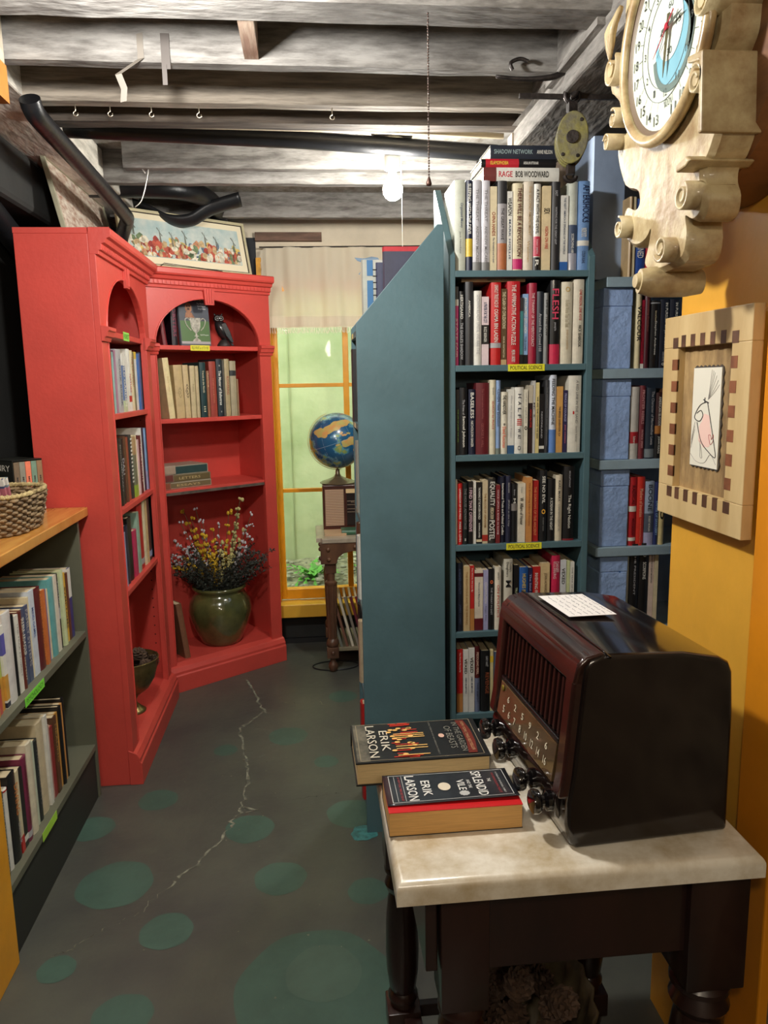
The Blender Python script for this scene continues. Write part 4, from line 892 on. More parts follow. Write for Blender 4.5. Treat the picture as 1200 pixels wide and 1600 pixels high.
row((X712, 2.462, .693), 0, [
 f(76,130,120,(26,30,44),'dark navy Higher Loyalty',True,[T('A HIGHER LOYALTY',.08,.45,.4,(70,80,110)),T('JAMES COMEY',.6,.9,.4,(70,80,110))],[]),
 f(133,187,150,(206,178,132),'tan pale-lettered',False,[T('THE RIGHTEOUS AND THE WRONG',.08,.9,.35,(150,110,60))],[]),
 f(189,225,148,(192,40,38),'red tan-footed',False,[T('The Words We Live By',.03,.40,.4,'white')],[(.66,1,(190,130,70))]),
 f(228,300,185,(222,210,190),'cream maroon-footed',False,[T('Women and the Making of America',.2,.6,.3,'slate')],[(.05,.11,'maroon'),(.80,1,(100,28,36))]),
 f(303,345,190,(166,166,204),'lavender',False,[T('CONSTITUTION',.2,.55,.4,'white'),T('Roger Pilon',.6,.85,.3,'slate')],[]),
 f(347,395,180,'black','black orange-dotted',True,[T('THE THREAT IN EAST',.3,.75,.3,'silver'),T('o',.18,.24,.5,(226,110,60))],[]),
 f(399,455,165,(226,218,200),'ivory On Politics',True,[T('ON POLITICS',.28,.8,.35,(190,50,40)),T('ARENDT',.08,.2,.2,'charcoal')],[]),
 f(480,556,105,(204,200,184),'tall grey-cream Daughters',True,[T("Trotsky's",.04,.18,.3,'charcoal',.2),T('Daughters',.04,.25,.35,'charcoal',-.15),T('M',.30,.40,.6,'charcoal')],[]),
 f(566,608,160,'black','black green-lettered',False,[T('TRUTH',.35,.5,.4,'palegreen')],[]),
 f(611,688,180,(40,90,160),'wide blue yellow-lettered',True,[T('HUGHES IN THE',.10,.55,.4,'yellow')],[]),
 f(690,721,185,(36,36,72),'narrow indigo',False,[T('The Soul of A First',.1,.7,.5,'lavender')],[]),
 f(725,792,180,(184,36,36),'red Freedom lettered',False,[T('INVENTING FREEDOM',.1,.6,.4,'white')],[]),
 f(794,872,150,(214,188,140),'cream brown-lettered',False,[T('JOHN HOWARD',.15,.45,.4,'brown')],[]),
 f(888,960,90,(196,36,76),'tall crimson pink',True,[T('DANIEL',.08,.24,.35,'palepink',.15),T('ELLSBERG',.08,.32,.35,'palepink',-.15)],[]),
 f(965,1015,130,(214,216,218),'white Vexed',False,[T('VEXED',.12,.36,.55,'black')],[]),
 f(1018,1048,140,(204,212,160),'thin pale green',False,[],[]),
 f(1051,1086,150,'white','thin white black-lettered',False,[T('THE YEAR OF LIVING',.08,.6,.3,'charcoal')],[])],
 'fifth shelf of teal bookcase', 'political science books on the fifth shelf', Dmax=.2)
f = ps(5.217, 700, 850, 1490)
row((X712, 2.462, .400), 0, [
 f(80,129,925,(192,40,38),'red tan-footed',False,[T('The Words We Live By',.05,.36,.35,'white')],[(.70,1,(190,130,70))]),
 f(132,177,930,(222,220,214),'left white Vexed',False,[T('VEXED',.14,.38,.55,'black'),T('JAMES MUMFORD',.44,.7,.4,'slate')],[]),
 f(179,230,915,(222,220,214),'right white Vexed',False,[T('VEXED',.14,.38,.55,'black'),T('JAMES MUMFORD',.44,.7,.4,'slate')],[]),
 f(233,276,905,(84,26,28),'maroon and slate Peddling Peril',True,[T('PEDDLING PERIL',.08,.42,.45,(226,190,170)),T('DAVID ALBRIGHT',.55,.85,.35,'navy')],[(.48,1,(110,120,150))]),
 f(282,362,945,'black','wide black cream-paged',True,[T('GARY HART',.08,.25,.25,'silver',.15),T('REVENGE',.35,.7,.4,(150,80,50),.2)],[]),
 f(366,392,940,(214,200,150),'thin cream',False,[],[(.1,.2,'yellow')]),
 f(396,450,960,'slate','slate blue',True,[],[])],
 'sixth shelf of teal bookcase', 'political science books on the sixth shelf', Dmax=.2)
for lb, z in (('yellow Political Science label below the second row of books', 1.557), ('yellow Political Science label below the fourth row of books', .972)):
    sticker('shelf_label', lb, frame((.698, 2.4495, z)), .120, .022, (230, 224, 50), 'POLITICAL SCIENCE', (40, 40, 24))

# items in the end-on bookcase (spines face the aisle on the left)
E_ = R(-90)
def eb(label, u, z, W, H, D, c, sb=.02, texts=(), bands=(), hard=True, tilt=0):
    return make_book(label, W, H, D, c, texts, bands, frame((.152, 2.70, z), E_) @ Matrix.Translation((u, sb, 0)) @ Matrix.Rotation(R(tilt), 4, 'Y'), hard)
o = eb('pale grey document box with blue strip on the end-on bookcase', .075, 1.690, .030, .236, .17, (182,186,176), .036)
bm = nb(); box(bm, .015, .0162, .016, .036, .02, .17); box(bm, .015, .0162, .016, .036, .185, .235); build('label_strip', bm, mat((56,112,160), rough=.4), o, label='blue strip')
o = eb('navy spiral notebook standing beside the grey document box', .120, 1.690, .014, .222, .15, (70,74,98), .080)
bm = nb()
for k in range(10): tube(bm, [(.007*math.cos(a_), -.004+.007*math.sin(a_), .02+k*.02) for a_ in [6.283*q/10 for q in range(10)]], .0012, 5, closed=True)
build('spiral_binding', bm, IRON, o)
o = eb('tall dark book with red striped head on end-on bookcase', .165, 1.690, .034, .262, .15, (66,68,88), .098, (), ((0,.055,(190,50,60)),))
for k, (z, c, H, sb, lb) in enumerate([(1.40,'charcoal',.24,-.004,'charcoal book on the second shelf of the end-on bookcase'), (1.10,(150,150,140),.24,-.002,'grey book on the third shelf of the end-on bookcase'), (.80,'brown',.25,0,'brown book on the fourth shelf of end-on bookcase'), (.80,'white',.22,-.004,'white book on the fourth shelf of end-on bookcase'), (.50,'black',.26,-.002,'black book on the fifth shelf of the end-on bookcase'), (.50,(190,170,140),.22,-.006,'beige book on the fifth shelf of end-on bookcase')]):
    eb(lb, .075+.075*(k % 2), z, .04, H, .16, c, sb)
eb('red hardcover standing lowest in the end-on bookcase, edge showing', .215, .10, .045, .352, .23, (186,36,34), -.009)
eb('white book behind the red hardcover in the end-on bookcase', .16, .10, .03, .27, .2, 'white', -.004)
sticker('shelf_label', 'narrow beige tape label on edge of the end-on bookcase', frame((.1515, 2.58, 1.383), E_), .10, .015, (206,190,150), '')
sticker('shelf_label', 'curled cream tag on the upper edge of the end-on bookcase', frame((.1515, 2.60, 1.672), E_), .06, .016, (226,206,140), '')

# ------------------------------------------------------------------ blue block shelf
BX = .975
def block(label, x0, x1, z0, z1, y0=2.50, y1=2.70):
    bm = nb(); box(bm, x0, x1, y0, y1, z0, z1, .003)
    tag(build('concrete_block', bm, BLUEP), label, 'block', 'blue painted concrete blocks')
boards = [1.852, 1.560, 1.258, .958, .66, .36]
for k, z in enumerate(boards):
    bm = nb(); box(bm, BX-.012-.004*k+.008, 2.15, 2.485, 2.81, z-.032, z, .002)
    tag(build('shelf_board', bm, BLUEB), '%s blue-grey plank from the top, resting on the blue blocks' % ordinal(k), 'shelf', 'planks of the blue block shelf')
nm = ['upper', 'second', 'third', 'fourth', 'lowest']
for k in range(5):
    top = boards[k]-.0325; bot = boards[k+1]+.0005; h = top-bot
    x0 = BX+.005*k-.01; x1 = x0+.100
    block('thin blue cap block under the %s plank' % ordinal(k), x0+.002, x1+.002, top-.058, top)
    block('tall blue concrete block under the %s plank' % ordinal(k), x0, x1, bot, top-.0585)
def bx(sc, ox, base):
    def f(x0, x1, yt, c, look, hard=True, texts=(), bands=(), tilt=0):
        return ((ox+x0/sc-985)*.00212, (ox+x1/sc-985)*.00212, (base-yt)/sc*.00212, c, look, hard, texts, bands, tilt)
    return f
f = bx(5.714, 960, 780)
row((1.075, 2.50, 1.560), 0, [
 f(160,208,80,(222,208,164),'cream Valcour',True,[T('VALCOUR',.22,.66,.75,'black'),T('JACK KELLY',.04,.18,.3,'grey')],[]),
 f(214,240,185,(160,30,54),'thin crimson',False,[T('Dangerous Ideas',.1,.8,.5,'maroon')],[(.93,1,'white')]),
 f(242,292,135,(80,24,34),'maroon',True,[T('Inventing Freedom',.08,.5,.4,(150,90,80))],[]),
 f(296,376,190,'black','black script-signed',True,[T('Stephen Ambrose',.3,.8,.3,'white'),T('Saints and Sinners',.15,.3,.2,'cream')],[(.03,.045,'silver')]),
 f(380,466,180,(26,34,50),'left of two navy white-lettered',True,[T('IN PURSUIT OF JEFFERSON',.05,.72,.36,'white',.15),T('DEREK BAXTER',.76,.9,.2,'silver'),T('o',.92,.96,.3,'white')],[]),
 f(470,556,180,(26,34,50),'right of two navy white-lettered',True,[T('IN PURSUIT OF JEFFERSON',.05,.72,.36,'white',.15)],[])],
 'second blue shelf, beside the blocks', 'books on the second blue shelf', Dmax=.2)
f = bx(5.714, 960, 1592)
row((1.075, 2.50, 1.258), 0, [
 f(140,220,940,(196,192,184),'grey map-patterned red-labelled',True,[T('Subterra',.68,.8,.3,'white')],[(.62,.78,(170,30,40))]),
 f(226,282,930,(112,40,48),'maroon Frontier Rebels',True,[T('FRONTIER REBELS',.06,.52,.45,(206,150,150)),T('PATRICK SPERO',.6,.85,.35,(206,150,150))],[]),
 f(286,370,950,(36,48,62),'dark blue-grey',True,[T('The Character of Meriwether Lewis',.05,.8,.3,'silver',.15)],[(.86,.98,(120,130,135))]),
 f(374,440,995,(60,30,30),'dark American Bloods',True,[T('AMERICAN BLOODS',.06,.5,.35,'white'),T('JOHN KAAG',.66,.92,.35,'white')],[(.5,.62,(170,110,50)),(.64,1,'black')]),
 f(444,520,960,'brown','brown edge',True,[],[])],
 'third blue shelf, beside the blocks', 'books on the third blue shelf', Dmax=.2)
f = bx(6.664, 960, 888)
row((1.070, 2.50, .958), 0, [
 f(115,196,205,(222,214,190),'cream Haven',True,[T('The HAVEN',.12,.50,.45,'black'),T('AUTHOR OF THE SEVENTH CROSS',.5,.78,.2,'grey')],[(.0,.03,'grey')]),
 f(200,283,140,(176,30,38),'dark red American Radical',True,[T('RADICAL',.12,.40,.4,(70,14,20)),T('MOLLY JACKSON',.6,.84,.4,(70,14,20))],[(.42,.5,'white'),(.88,.93,'white')]),
 f(287,372,140,(204,48,36),'orange-red Mothers of Invention',True,[T('Mothers of Invention',.17,.58,.45,(240,170,140)),T('Women of the Slaveholding South',.6,.96,.2,(236,150,120))],[]),
 f(376,478,190,(150,166,190),'grey-blue dark-landscape',True,[T('BOONE',.05,.46,.45,(40,48,60)),T('ROBERT MORGAN',.54,.78,.22,'white')],[(.5,.80,(80,88,104)),(.80,1,'lavender')]),
 f(482,535,200,(36,48,100),'navy',True,[T('EMPIRE OF SAVAGERY',.3,.85,.5,'lightblue')],[]),
 f(538,600,330,(214,196,140),'cream black-emblem',True,[T('o',.3,.5,.8,'black')],[])],
 'fourth blue shelf, beside the blocks', 'books on the fourth blue shelf', Dmax=.2)
f = bx(6.664, 960, 2000)
row((1.065, 2.50, .66), 0, [
 f(122,140,1170,'blue','thin blue',False,[],[]),
 f(142,246,1120,(196,200,184),'pale green-grey illustrated',True,[T('KIT CARSON',.06,.12,.5,'slate')],[]),
 f(250,352,1045,'black','wide black',True,[T('THE PRESIDENT',.1,.6,.2,'silver')],[]),
 f(356,462,1040,'black','black Scorpions',True,[T('SCORPIONS',.22,.42,.35,'white'),T('o',.10,.16,.4,'white')],[]),
 f(468,524,1120,(222,200,186),'pinkish Heart Mountain',False,[T('THE BATTLE OF HEART MOUNTAIN',.06,.42,.3,'charcoal')],[]),
 f(528,570,1150,'cream','narrow cream',False,[],[])],
 'lowest visible blue shelf', 'books on the lowest visible blue shelf', Dmax=.2)
row((1.04, 2.50, 1.852), 0, seq(0.005, [
 (.012,.25,'tan','thin tan',True,(),()), (.010,.25,'cream','thin cream',False,(),()),
 (.036,.245,(40,80,160),'blue',True,(('LINCOLN CONDEMNED',.1,.75,.6,'white'),),()), (.026,.205,(190,36,48),'short red',True,(('HISTORY',.2,.7,.4,'palepink'),),()), (.03,.24,'maroon','maroon',True,(),())]),
 'top blue shelf, partly hidden by clock', 'books on the top blue shelf', Dmax=.2)

# ------------------------------------------------------------------ rusty hook and pulley
pu = thing('pulley_block', 'old yellow-green wooden pulley block hanging beside the blue post', 'pulley', (.745, 2.20, 2.18))
YG = mat((128,122,62), rough=.6, var=.5, vscale=26, dark=(96,92,78), bump=.5, bscale=50)
rot = Matrix.Rotation(R(-12), 4, 'Z') @ Matrix.Rotation(R(4), 4, 'Y')
def plate(y0, y1, rx, rz_, m, name):
    bm = nb(); prism(bm, [(rx*math.cos(a_), rz_*math.sin(a_)) for a_ in [6.283*k/30 for k in range(30)]], y0, y1, 'y'); bmesh.ops.transform(bm, matrix=rot, verts=bm.verts); return build(name, bm, m, pu, bevel=.003)
plate(-.028, -.016, .043, .068, YG, 'cheek'); plate(.016, .028, .043, .068, YG, 'cheek'); plate(-.004, .004, .043, .066, YG, 'divider')
bm = nb()
for a, b_ in ((-.015,-.005),(.005,.015)): prism(bm, [(.034*math.cos(t), .040*math.sin(t)) for t in [6.283*k/24 for k in range(24)]], a, b_, 'y')
bmesh.ops.transform(bm, matrix=rot, verts=bm.verts); build('sheaves', bm, IRON, pu)
bm = nb(); cyl(bm, (0,-.034,0), (0,.034,0), .017, n=18); 
for x, z in ((-.022,-.045),(.018,-.047),(.02,.045)): cyl(bm, (x,-.031,z), (x,-.027,z), .005, n=8)
bmesh.ops.transform(bm, matrix=rot, verts=bm.verts); build('pin', bm, IRON, pu, bevel=.001)
bm = nb(); box(bm, -.012, .012, -.012, .012, .060, .095); tube(bm, [(.020*math.cos(t), 0, .115+.020*math.sin(t)) for t in [6.283*k/18 for k in range(18)]], .006, 8, closed=True); build('eye', bm, IRON, pu, smooth='auto')
bm = nb(); box(bm, -.010, .010, -.010, .010, -.090, -.060); tube(bm, [(.016*math.cos(t), 0, -.094+.014*math.sin(t)) for t in [math.pi+math.pi*k/10 for k in range(11)]], .006, 8); build('becket', bm, IRON, pu, smooth='auto')
bm = nb()
tube(bm, catmull([(.53,2.19,2.335),(.60,2.19,2.33),(.68,2.19,2.335),(.728,2.19,2.352),(.755,2.19,2.340),(.760,2.19,2.315),(.748,2.19,2.292),(.738,2.192,2.287)], 5), [.0045+.004*min(1, i/12) for i in range(36)], 8)
tag(build('iron_hook', bm, IRON, smooth=True), 'long rusty iron hook holding up the pulley block', 'hook')
bm = nb(); tube(bm, catmull([(.57,2.17,2.345),(.565,2.17,2.362),(.59,2.17,2.372),(.612,2.17,2.366)], 4), .005, 7); box(bm, .77, .90, 2.16, 2.20, 2.325, 2.355, .004); box(bm, .60, .90, 2.205, 2.215, 2.288, 2.300)
tag(build('iron_bracket', bm, IRON, smooth='auto'), 'dark iron bar and spike fixed under the right beam', 'bracket')

# ------------------------------------------------------------------ ornate clock on the yellow wall
CK = Vector((.80, 1.385, 2.107))
ck = thing('wall_clock', 'ornate cream carved clock with scrolls hanging on the yellow wall', 'clock', CK)
CREAM = mat((184,168,128), rough=.5, var=.35, vscale=16, dark=(140,114,76), bump=.35, bscale=40, coat=.15)
left = [(1.585,2.30),(1.60,2.25),(1.600,2.216),(1.616,2.185),(1.590,2.160),(1.640,2.178),(1.665,2.165),(1.672,2.141),(1.660,2.110),(1.620,2.080),(1.600,2.050),(1.572,2.02),(1.580,2.005),(1.614,2.010),(1.616,1.975),(1.592,1.932),(1.560,1.900),(1.512,1.884),(1.498,1.866),(1.500,1.850),(1.520,1.846),(1.560,1.858),(1.574,1.831),(1.556,1.799),(1.507,1.779),(1.463,1.783),(1.440,1.797),(1.448,1.765),(1.462,1.737),(1.440,1.722),(1.410,1.718)]
right = [(1.35,1.720),(1.305,1.727),(1.293,1.762),(1.301,1.792),(1.274,1.782),(1.250,1.789),(1.244,1.817),(1.256,1.840),(1.254,1.861),(1.232,1.875),(1.212,1.905),(1.208,1.944),(1.218,1.985),(1.240,2.010),(1.216,2.038),(1.208,2.061),(1.205,2.12),(1.19,2.16),(1.20,2.20),(1.18,2.24),(1.20,2.29)]
topc = [(1.25,2.315),(1.32,2.325),(1.395,2.340),(1.47,2.325),(1.54,2.315)]
outl = catmull([(a, b_, 0) for a, b_ in left+right+topc], 3, closed=True)
bm = nb(); pts = [(v.x, v.y) for v in outl]
# plate with softly domed face
F_ = [bm.verts.new((.652, p[0], p[1])) for p in pts]; B_ = [bm.verts.new((.705, p[0], p[1])) for p in pts]
cyy, czz = 1.40, 2.0
I_ = [bm.verts.new((.643, p[0]+(cyy-p[0])*.05, p[1]+(2.0-p[1])*.03 if abs(p[1]-2.0) > .1 else p[1])) for p in pts]
n = len(pts)
for i in range(n):
    j = (i+1) % n; bm.faces.new((B_[i], B_[j], F_[j], F_[i])); bm.faces.new((F_[i], F_[j], I_[j], I_[i]))
bm.faces.new(I_[::-1]); bm.faces.new(B_)
build('carved_plate', bm, CREAM, ck, world=True, smooth='auto')
# scroll rolls
def roll(y, z, r, x0=.618, x1=.70, a0=0, turns=1.4, flip=1):
    bm = nb(); P = []
    for k in range(26):
        t = k/25; a_ = a0+flip*t*turns*2*math.pi; q = r*(1-.62*t); P.append((y+q*math.cos(a_), z+q*math.sin(a_)))
    w_ = r*.16
    A = [bm.verts.new((x0, p[0], p[1])) for p in P]; B2 = [bm.verts.new((x1, p[0], p[1])) for p in P]
    for i in range(25): bm.faces.new((A[i], A[i+1], B2[i+1], B2[i]))
    cyl(bm, (x0+.002, y, z), (x1, y, z), r*.36, n=12)
    o = build('scroll', bm, CREAM, ck, world=True, smooth='auto'); s = o.modifiers.new('s', 'SOLIDIFY'); s.thickness = w_; return o
roll(1.615, 2.140, .038, .622, .70, 2.6, 1.0); roll(1.575, 2.035, .022, .615, .68, 1.2, 1.2); roll(1.592, 1.995, .020, .610, .69, .5, 1.2)
roll(1.540, 1.822, .024, .620, .70, 1.6, 1.3); roll(1.345, 1.752, .026, .618, .70, -.4, 1.4, -1); roll(1.275, 1.822, .026, .618, .70, 2.2, 1.4)
roll(1.235, 1.985, .026, .612, .70, 1.2, 1.3); roll(1.228, 2.095, .030, .612, .70, 1.5, 1.2)
bm = nb(); prism(bm, [(1.204,1.900),(1.212,2.02),(1.262,2.028),(1.262,2.018),(1.222,2.008),(1.216,1.90)], .612, .715, 'x'); build('curl', bm, CREAM, ck, world=True, bevel=.003)
bm = nb(); prism(bm, [(1.236,1.868),(1.250,1.878),(1.285,1.872),(1.284,1.860),(1.252,1.862)], .612, .722, 'x'); build('curl', bm, CREAM, ck, world=True, bevel=.003)
bm = nb(); tube(bm, [(.615,1.418,1.706),(.64,1.415,1.704),(.70,1.412,1.702),(.73,1.41,1.703)], [.022,.028,.026,.022], 18); lathe(bm, [(.012,-.004),(.014,0),(.016,.004)], (.611,1.418,1.706), 14, 'x'); build('bottom_knob', bm, CREAM, ck, world=True, smooth='auto')
# leaf curls at the left
bm = nb()
for k in range(4): tube(bm, catmull([(.628,1.575+.006*k,2.24-.004*k),(.618,1.590+.008*k,2.205),(.624,1.606+.003*k,2.172-.006*k)], 4), [.004,.006,.007,.007,.008,.007,.006,.004,.002], 7)
build('leaf_carving', bm, CREAM, ck, world=True, smooth=True)
bm = nb(); lathe(bm, [(.262,.700),(.275,.712),(.275,.798),(.001,.798)], (0, CK.y, CK.z-.002), 56, 'x'); 
build('round_case', bm, mat((128,84,48), rough=.45, var=.3, vscale=5, dark=(92,56,30), stretch=(2,1,6)), ck, world=True, smooth='auto')
# dial
def ring(name, r_, w_, x, m, n=56):
    bm = nb(); tube(bm, [(x, CK.y+r_*math.cos(2*math.pi*k/n), CK.z+r_*math.sin(2*math.pi*k/n)) for k in range(n)], w_, 10, closed=True); return build(name, bm, m, ck, world=True, smooth=True)
ring('bezel', .163, .0105, .628, mat((190,168,124), rough=.35, var=.3, vscale=20, dark=(140,112,74), coat=.4))
bm = nb(); lathe(bm, [(.158,.624),(.150,.634),(.142,.6375)], (0, CK.y, CK.z), 56, 'x', False); build('inner_rim', bm, mat((120,96,82), rough=.5), ck, world=True, smooth=True)
bm = nb(); lathe(bm, [(.0005,.6360),(.146,.6362)], (0, CK.y, CK.z), 56, 'x', False); dl = build('dial', bm, mat((232,232,222), rough=.35), ck, world=True)
def onD(name, polys, c, x, world=True):
    bm = nb()
    for p in polys: bm.faces.new([bm.verts.new((x, CK.y+a, CK.z+b_)) for a, b_ in p])
    return build(name, bm, mat(c, rough=.5), dl, world=True, norm=False)
def ann(r0, r1, a0, a1, n=30, cx=0, cz=0):
    return [(cx+r1*math.cos(a0+(a1-a0)*k/n), cz+r1*math.sin(a0+(a1-a0)*k/n)) for k in range(n+1)]+[(cx+r0*math.cos(a1-(a1-a0)*k/n), cz+r0*math.sin(a1-(a1-a0)*k/n)) for k in range(n+1)]
# dark crescent, blue crescent (ship dial), seconds disc. +a is away from the camera (left in view)
onD('blue_crescent', [[(.066*math.cos(6.283*k/30)-.022, .070*math.sin(6.283*k/30)-.020) for k in range(30)]], (120,170,196), .6354)
onD('grey_crescent', [ann(.062, .074, R(60), R(355), cx=-.022, cz=-.018), ann(.052,.070, R(95), R(215), cx=-.025, cz=-.008)], (92,106,106), .6350)
onD('seconds_disc', [[(.046*math.cos(6.283*k/30)-.012, .052*math.sin(6.283*k/30)+.012) for k in range(30)]], (228,230,224), .6345)
bm = nb()
for r_ in (.100, .078): 
    P = [(.6352, CK.y+r_*math.cos(6.283*k/48), CK.z+r_*math.sin(6.283*k/48)) for k in range(48)]; tube(bm, P, .0006, 4, closed=True)
for k in range(24):
    a_ = 6.283*k/24; bm.faces.new([bm.verts.new((.6352, CK.y+r_*math.cos(a_)+w_*math.sin(a_), CK.z+r_*math.sin(a_)-w_*math.cos(a_))) for r_, w_ in ((.100,.0005),(.115,.0005),(.115,-.0005),(.100,-.0005))])
build('ring_lines', bm, mat((90,92,92), rough=.5), dl, world=True, norm=False)
bm = nb()
def onface(s, ang, r_, h, tilt=False): # upright numerals; reading runs towards the camera (-Y)
    w_ = h*.55*len(s); cy_ = CK.y+r_*math.cos(ang); cz_ = CK.z+r_*math.sin(ang)
    add_text(bm, s, (.6348, cy_+w_/2, cz_-h/2), (0, -w_, 0), (0, 0, h), .4)
for k in range(24):
    s = str((k+12-1) % 24+1); ang = R(-90+15*(k))
    if k == 0: continue
    onface(s, ang, .128, .017)
onface('NOON', R(-96), .108, .013)
for k in range(12):
    s = str(k+1 if k else 12); onface(str((12-k) if k else 12), R(-90-30*k+360), .088, .012)
for s, a_, r_ in (('60', R(90), .036), ('15', R(180), .030), ('30', R(-90), .038), ('45', R(0), .030)):
    w_ = .018; cy_ = CK.y-.012+r_*math.cos(a_); cz_ = CK.z+.012+r_*math.sin(a_); add_text(bm, s, (.6340, cy_+w_/2, cz_-.006), (0,-w_,0), (0,0,.012), .4)
build('numerals', bm, mat((50,52,54), rough=.5), dl, world=True, norm=False)
def hand(name, a0, L, w_, c, x, tail=.02, cx=-.012, cz=.012):
    d = (math.cos(a0), math.sin(a0)); q = (-d[1], d[0])
    p = [(cx+d[0]*t+q[0]*s, cz+d[1]*t+q[1]*s) for t, s in ((-tail, w_), (L*.7, w_*.8), (L, 0), (L*.7, -w_*.8), (-tail, -w_))]
    bm = nb(); prism(bm, [(CK.y+a, CK.z+b_) for a, b_ in p], x, x+.0008, 'x'); return build(name, bm, mat(c, rough=.4, metal=.3), dl, world=True)
hand('hour_hand', R(-82), .078, .005, (90,78,50), .6285); hand('minute_hand', R(176), .055, .003, (90,90,86), .6275); hand('second_hand', R(-35), .060, .0016, (180,40,60), .6265, .03); hand('second_hand', R(-50), .05, .0009, (110,110,110), .6270)
bm = nb(); cyl(bm, (.6255,CK.y-.012,CK.z+.012), (.630,CK.y-.012,CK.z+.012), .006, n=14); build('hub', bm, mat((180,30,56), rough=.3), dl, world=True)
hook = nb(); onp = [(.6285, CK.y-.055, CK.z-.085)]
hook.free()
# clock glass
bm = nb(); lathe(bm, [(.0005,.6225),(.152,.6235)], (0, CK.y, CK.z), 48, 'x', False); build('clock_glass', bm, gl, ck, world=True, smooth=True)

# ------------------------------------------------------------------ wood-framed drawing on the yellow wall
# local frame: x runs towards the camera (-Y), y out of the wall is -y => normal -X, z up
FM = axes((.798, 1.628, 1.236), (0,-1,0), (1,0,0), (0,0,1))
fw = thing('framed_drawing', 'small line drawing in pale wood frame with dark inlaid squares on yellow wall', 'picture', M=FM)
W_, H_ = .335, .418; PALE = mat((206,180,130), rough=.55, var=.18, vscale=9, dark=(180,150,100), stretch=(1,1,.25), bump=.1, bscale=40)
fb_ = .064
frame_part(fw, W_, H_, fb_, -.030, -.008, PALE, bev=.0015)
SQ = mat((138,84,54), rough=.5, var=.3, vscale=20); SQ2 = mat((104,70,50), rough=.5, var=.3, vscale=20)
def inlay(x, z, w2, h2, m):
    bm = nb(); box(bm, x, x+w2, -.0306, -.026, z, z+h2); build('inlaid_square', bm, m, fw)
for k in range(5):
    inlay(.078+.0385*k, fb_-.024, .018, .024, SQ2); inlay(.078+.0385*k, H_-fb_, .018, .024, SQ2)
for k in range(8):
    for x0 in (fb_-.022, W_-fb_): inlay(x0, .041+.0445*k, .022, .022, SQ if 0 < k < 7 else SQ2)
bm = nb(); box(bm, fb_-.005, W_-fb_+.005, -.014, -.004, fb_-.005, H_-fb_+.005); build('bark_mat', bm, mat((176,146,98), rough=.8, var=.45, vscale=22, dark=(120,94,60), stretch=(1,1,.4), bump=.8, bscale=60), fw)
bm = nb()
zz0, zz1, xx0, xx1 = .115, .312, .113, .222
n = 14
edge = []
for i in range(n): edge.append((xx0+(xx1-xx0)*i/n, zz0-(.004 if i % 2 else 0)))
for i in range(20): edge.append((xx1+(.004 if i % 2 else 0), zz0+(zz1-zz0)*i/20))
for i in range(n): edge.append((xx1-(xx1-xx0)*i/n, zz1+(.004 if i % 2 else 0)))
for i in range(20): edge.append((xx0-(.004 if i % 2 else 0), zz1-(zz1-zz0)*i/20))
prism(bm, edge, -.0165, -.014, 'y'); build('tin_edge', bm, mat((96,92,88), rough=.4, metal=.5), fw)
bm = nb(); box(bm, xx0+.001, xx1-.001, -.0185, -.0165, zz0+.001, zz1-.001); pp = build('paper', bm, mat((228,224,208), rough=.5), fw)
def ink(pts, r_, c=(40,34,36), k=6):
    bm = nb(); tube(bm, catmull([(xx0+(xx1-xx0)*a, -.0190, zz0+(zz1-zz0)*b_) for a, b_ in pts], k), r_, 5); build('ink_line', bm, mat(c, rough=.6), pp)
ink([(.55,.66),(.30,.62),(.12,.50),(.30,.46),(.42,.52),(.34,.57),(.2,.54)], .0008)
ink([(.56,.66),(.72,.45),(.88,.22),(.92,.12),(.70,.16),(.40,.26),(.22,.45)], .0008)
ink([(.42,.68),(.52,.66),(.60,.65)], .0012); ink([(.46,.65),(.47,.70)], .0010)
ink([(.70,.27),(.66,.33),(.74,.33),(.77,.29),(.82,.34),(.82,.28),(.74,.24),(.70,.27)], .0005, (170,70,70))
ink([(.34,.27),(.40,.20),(.46,.10),(.40,.10),(.38,.18),(.36,.26)], .0004, (130,124,120)); ink([(.02,.12),(.25,.05),(.55,.05),(.75,.14),(1-.05,.05)], .0004, (150,144,140))
for a_ in (40, 52, 62, 70, 78, 30): ink([(.58,.68), (.58+.25*math.cos(R(a_)), .68+.16*math.sin(R(a_))), (.58+.42*math.cos(R(a_)), .68+.30*math.sin(R(a_)))], .0003, (140,134,130), 3)
for q in (.40, .36, .32): ink([(.15,q+.05),(.08,q-.05),(.04,q-.14)], .0003, (150,144,140), 3)
bm = nb(); disc(bm, 0, 0, .5, 0, 0, 24, .2)
for v in bm.verts: v.co = Vector((xx0+(xx1-xx0)*(.52+v.co.x*.44), -.0187, zz0+(zz1-zz0)*(.36+v.co.y*.34)))
build('pink_wash', bm, mat((236,200,188), rough=.7), pp, norm=False)

# ------------------------------------------------------------------ marble-topped table
TB = thing('marble_table', 'dark wooden table with thick cream marble top and turned legs', 'table', (.42, 1.36, 0))
bm = nb(); box(bm, .112, .725, 1.085, 1.622, .712, .752)
for e in [e for e in bm.edges]: pass
bmesh.ops.bevel(bm, geom=[e for e in bm.edges if min(v.co.z for v in e.verts) > .74], offset=.018, segments=6, affect='EDGES', profile=.5)
build('marble_top', bm, mat((232,226,212), rough=.24, var=.3, vscale=9, dark=(186,168,136), coat=.25, bump=.05, bscale=60), TB, world=True, smooth='auto')
DW = mat((44,23,18), rough=.3, var=.35, vscale=7, dark=(26,13,11), stretch=(1,1,.3), coat=.35)
bm = nb()
box(bm, .19, .66, 1.136, 1.156, .545, .712); box(bm, .17, .68, 1.555, 1.575, .545, .712); box(bm, .165, .185, 1.14, 1.57, .545, .712); box(bm, .665, .685, 1.14, 1.57, .545, .712)
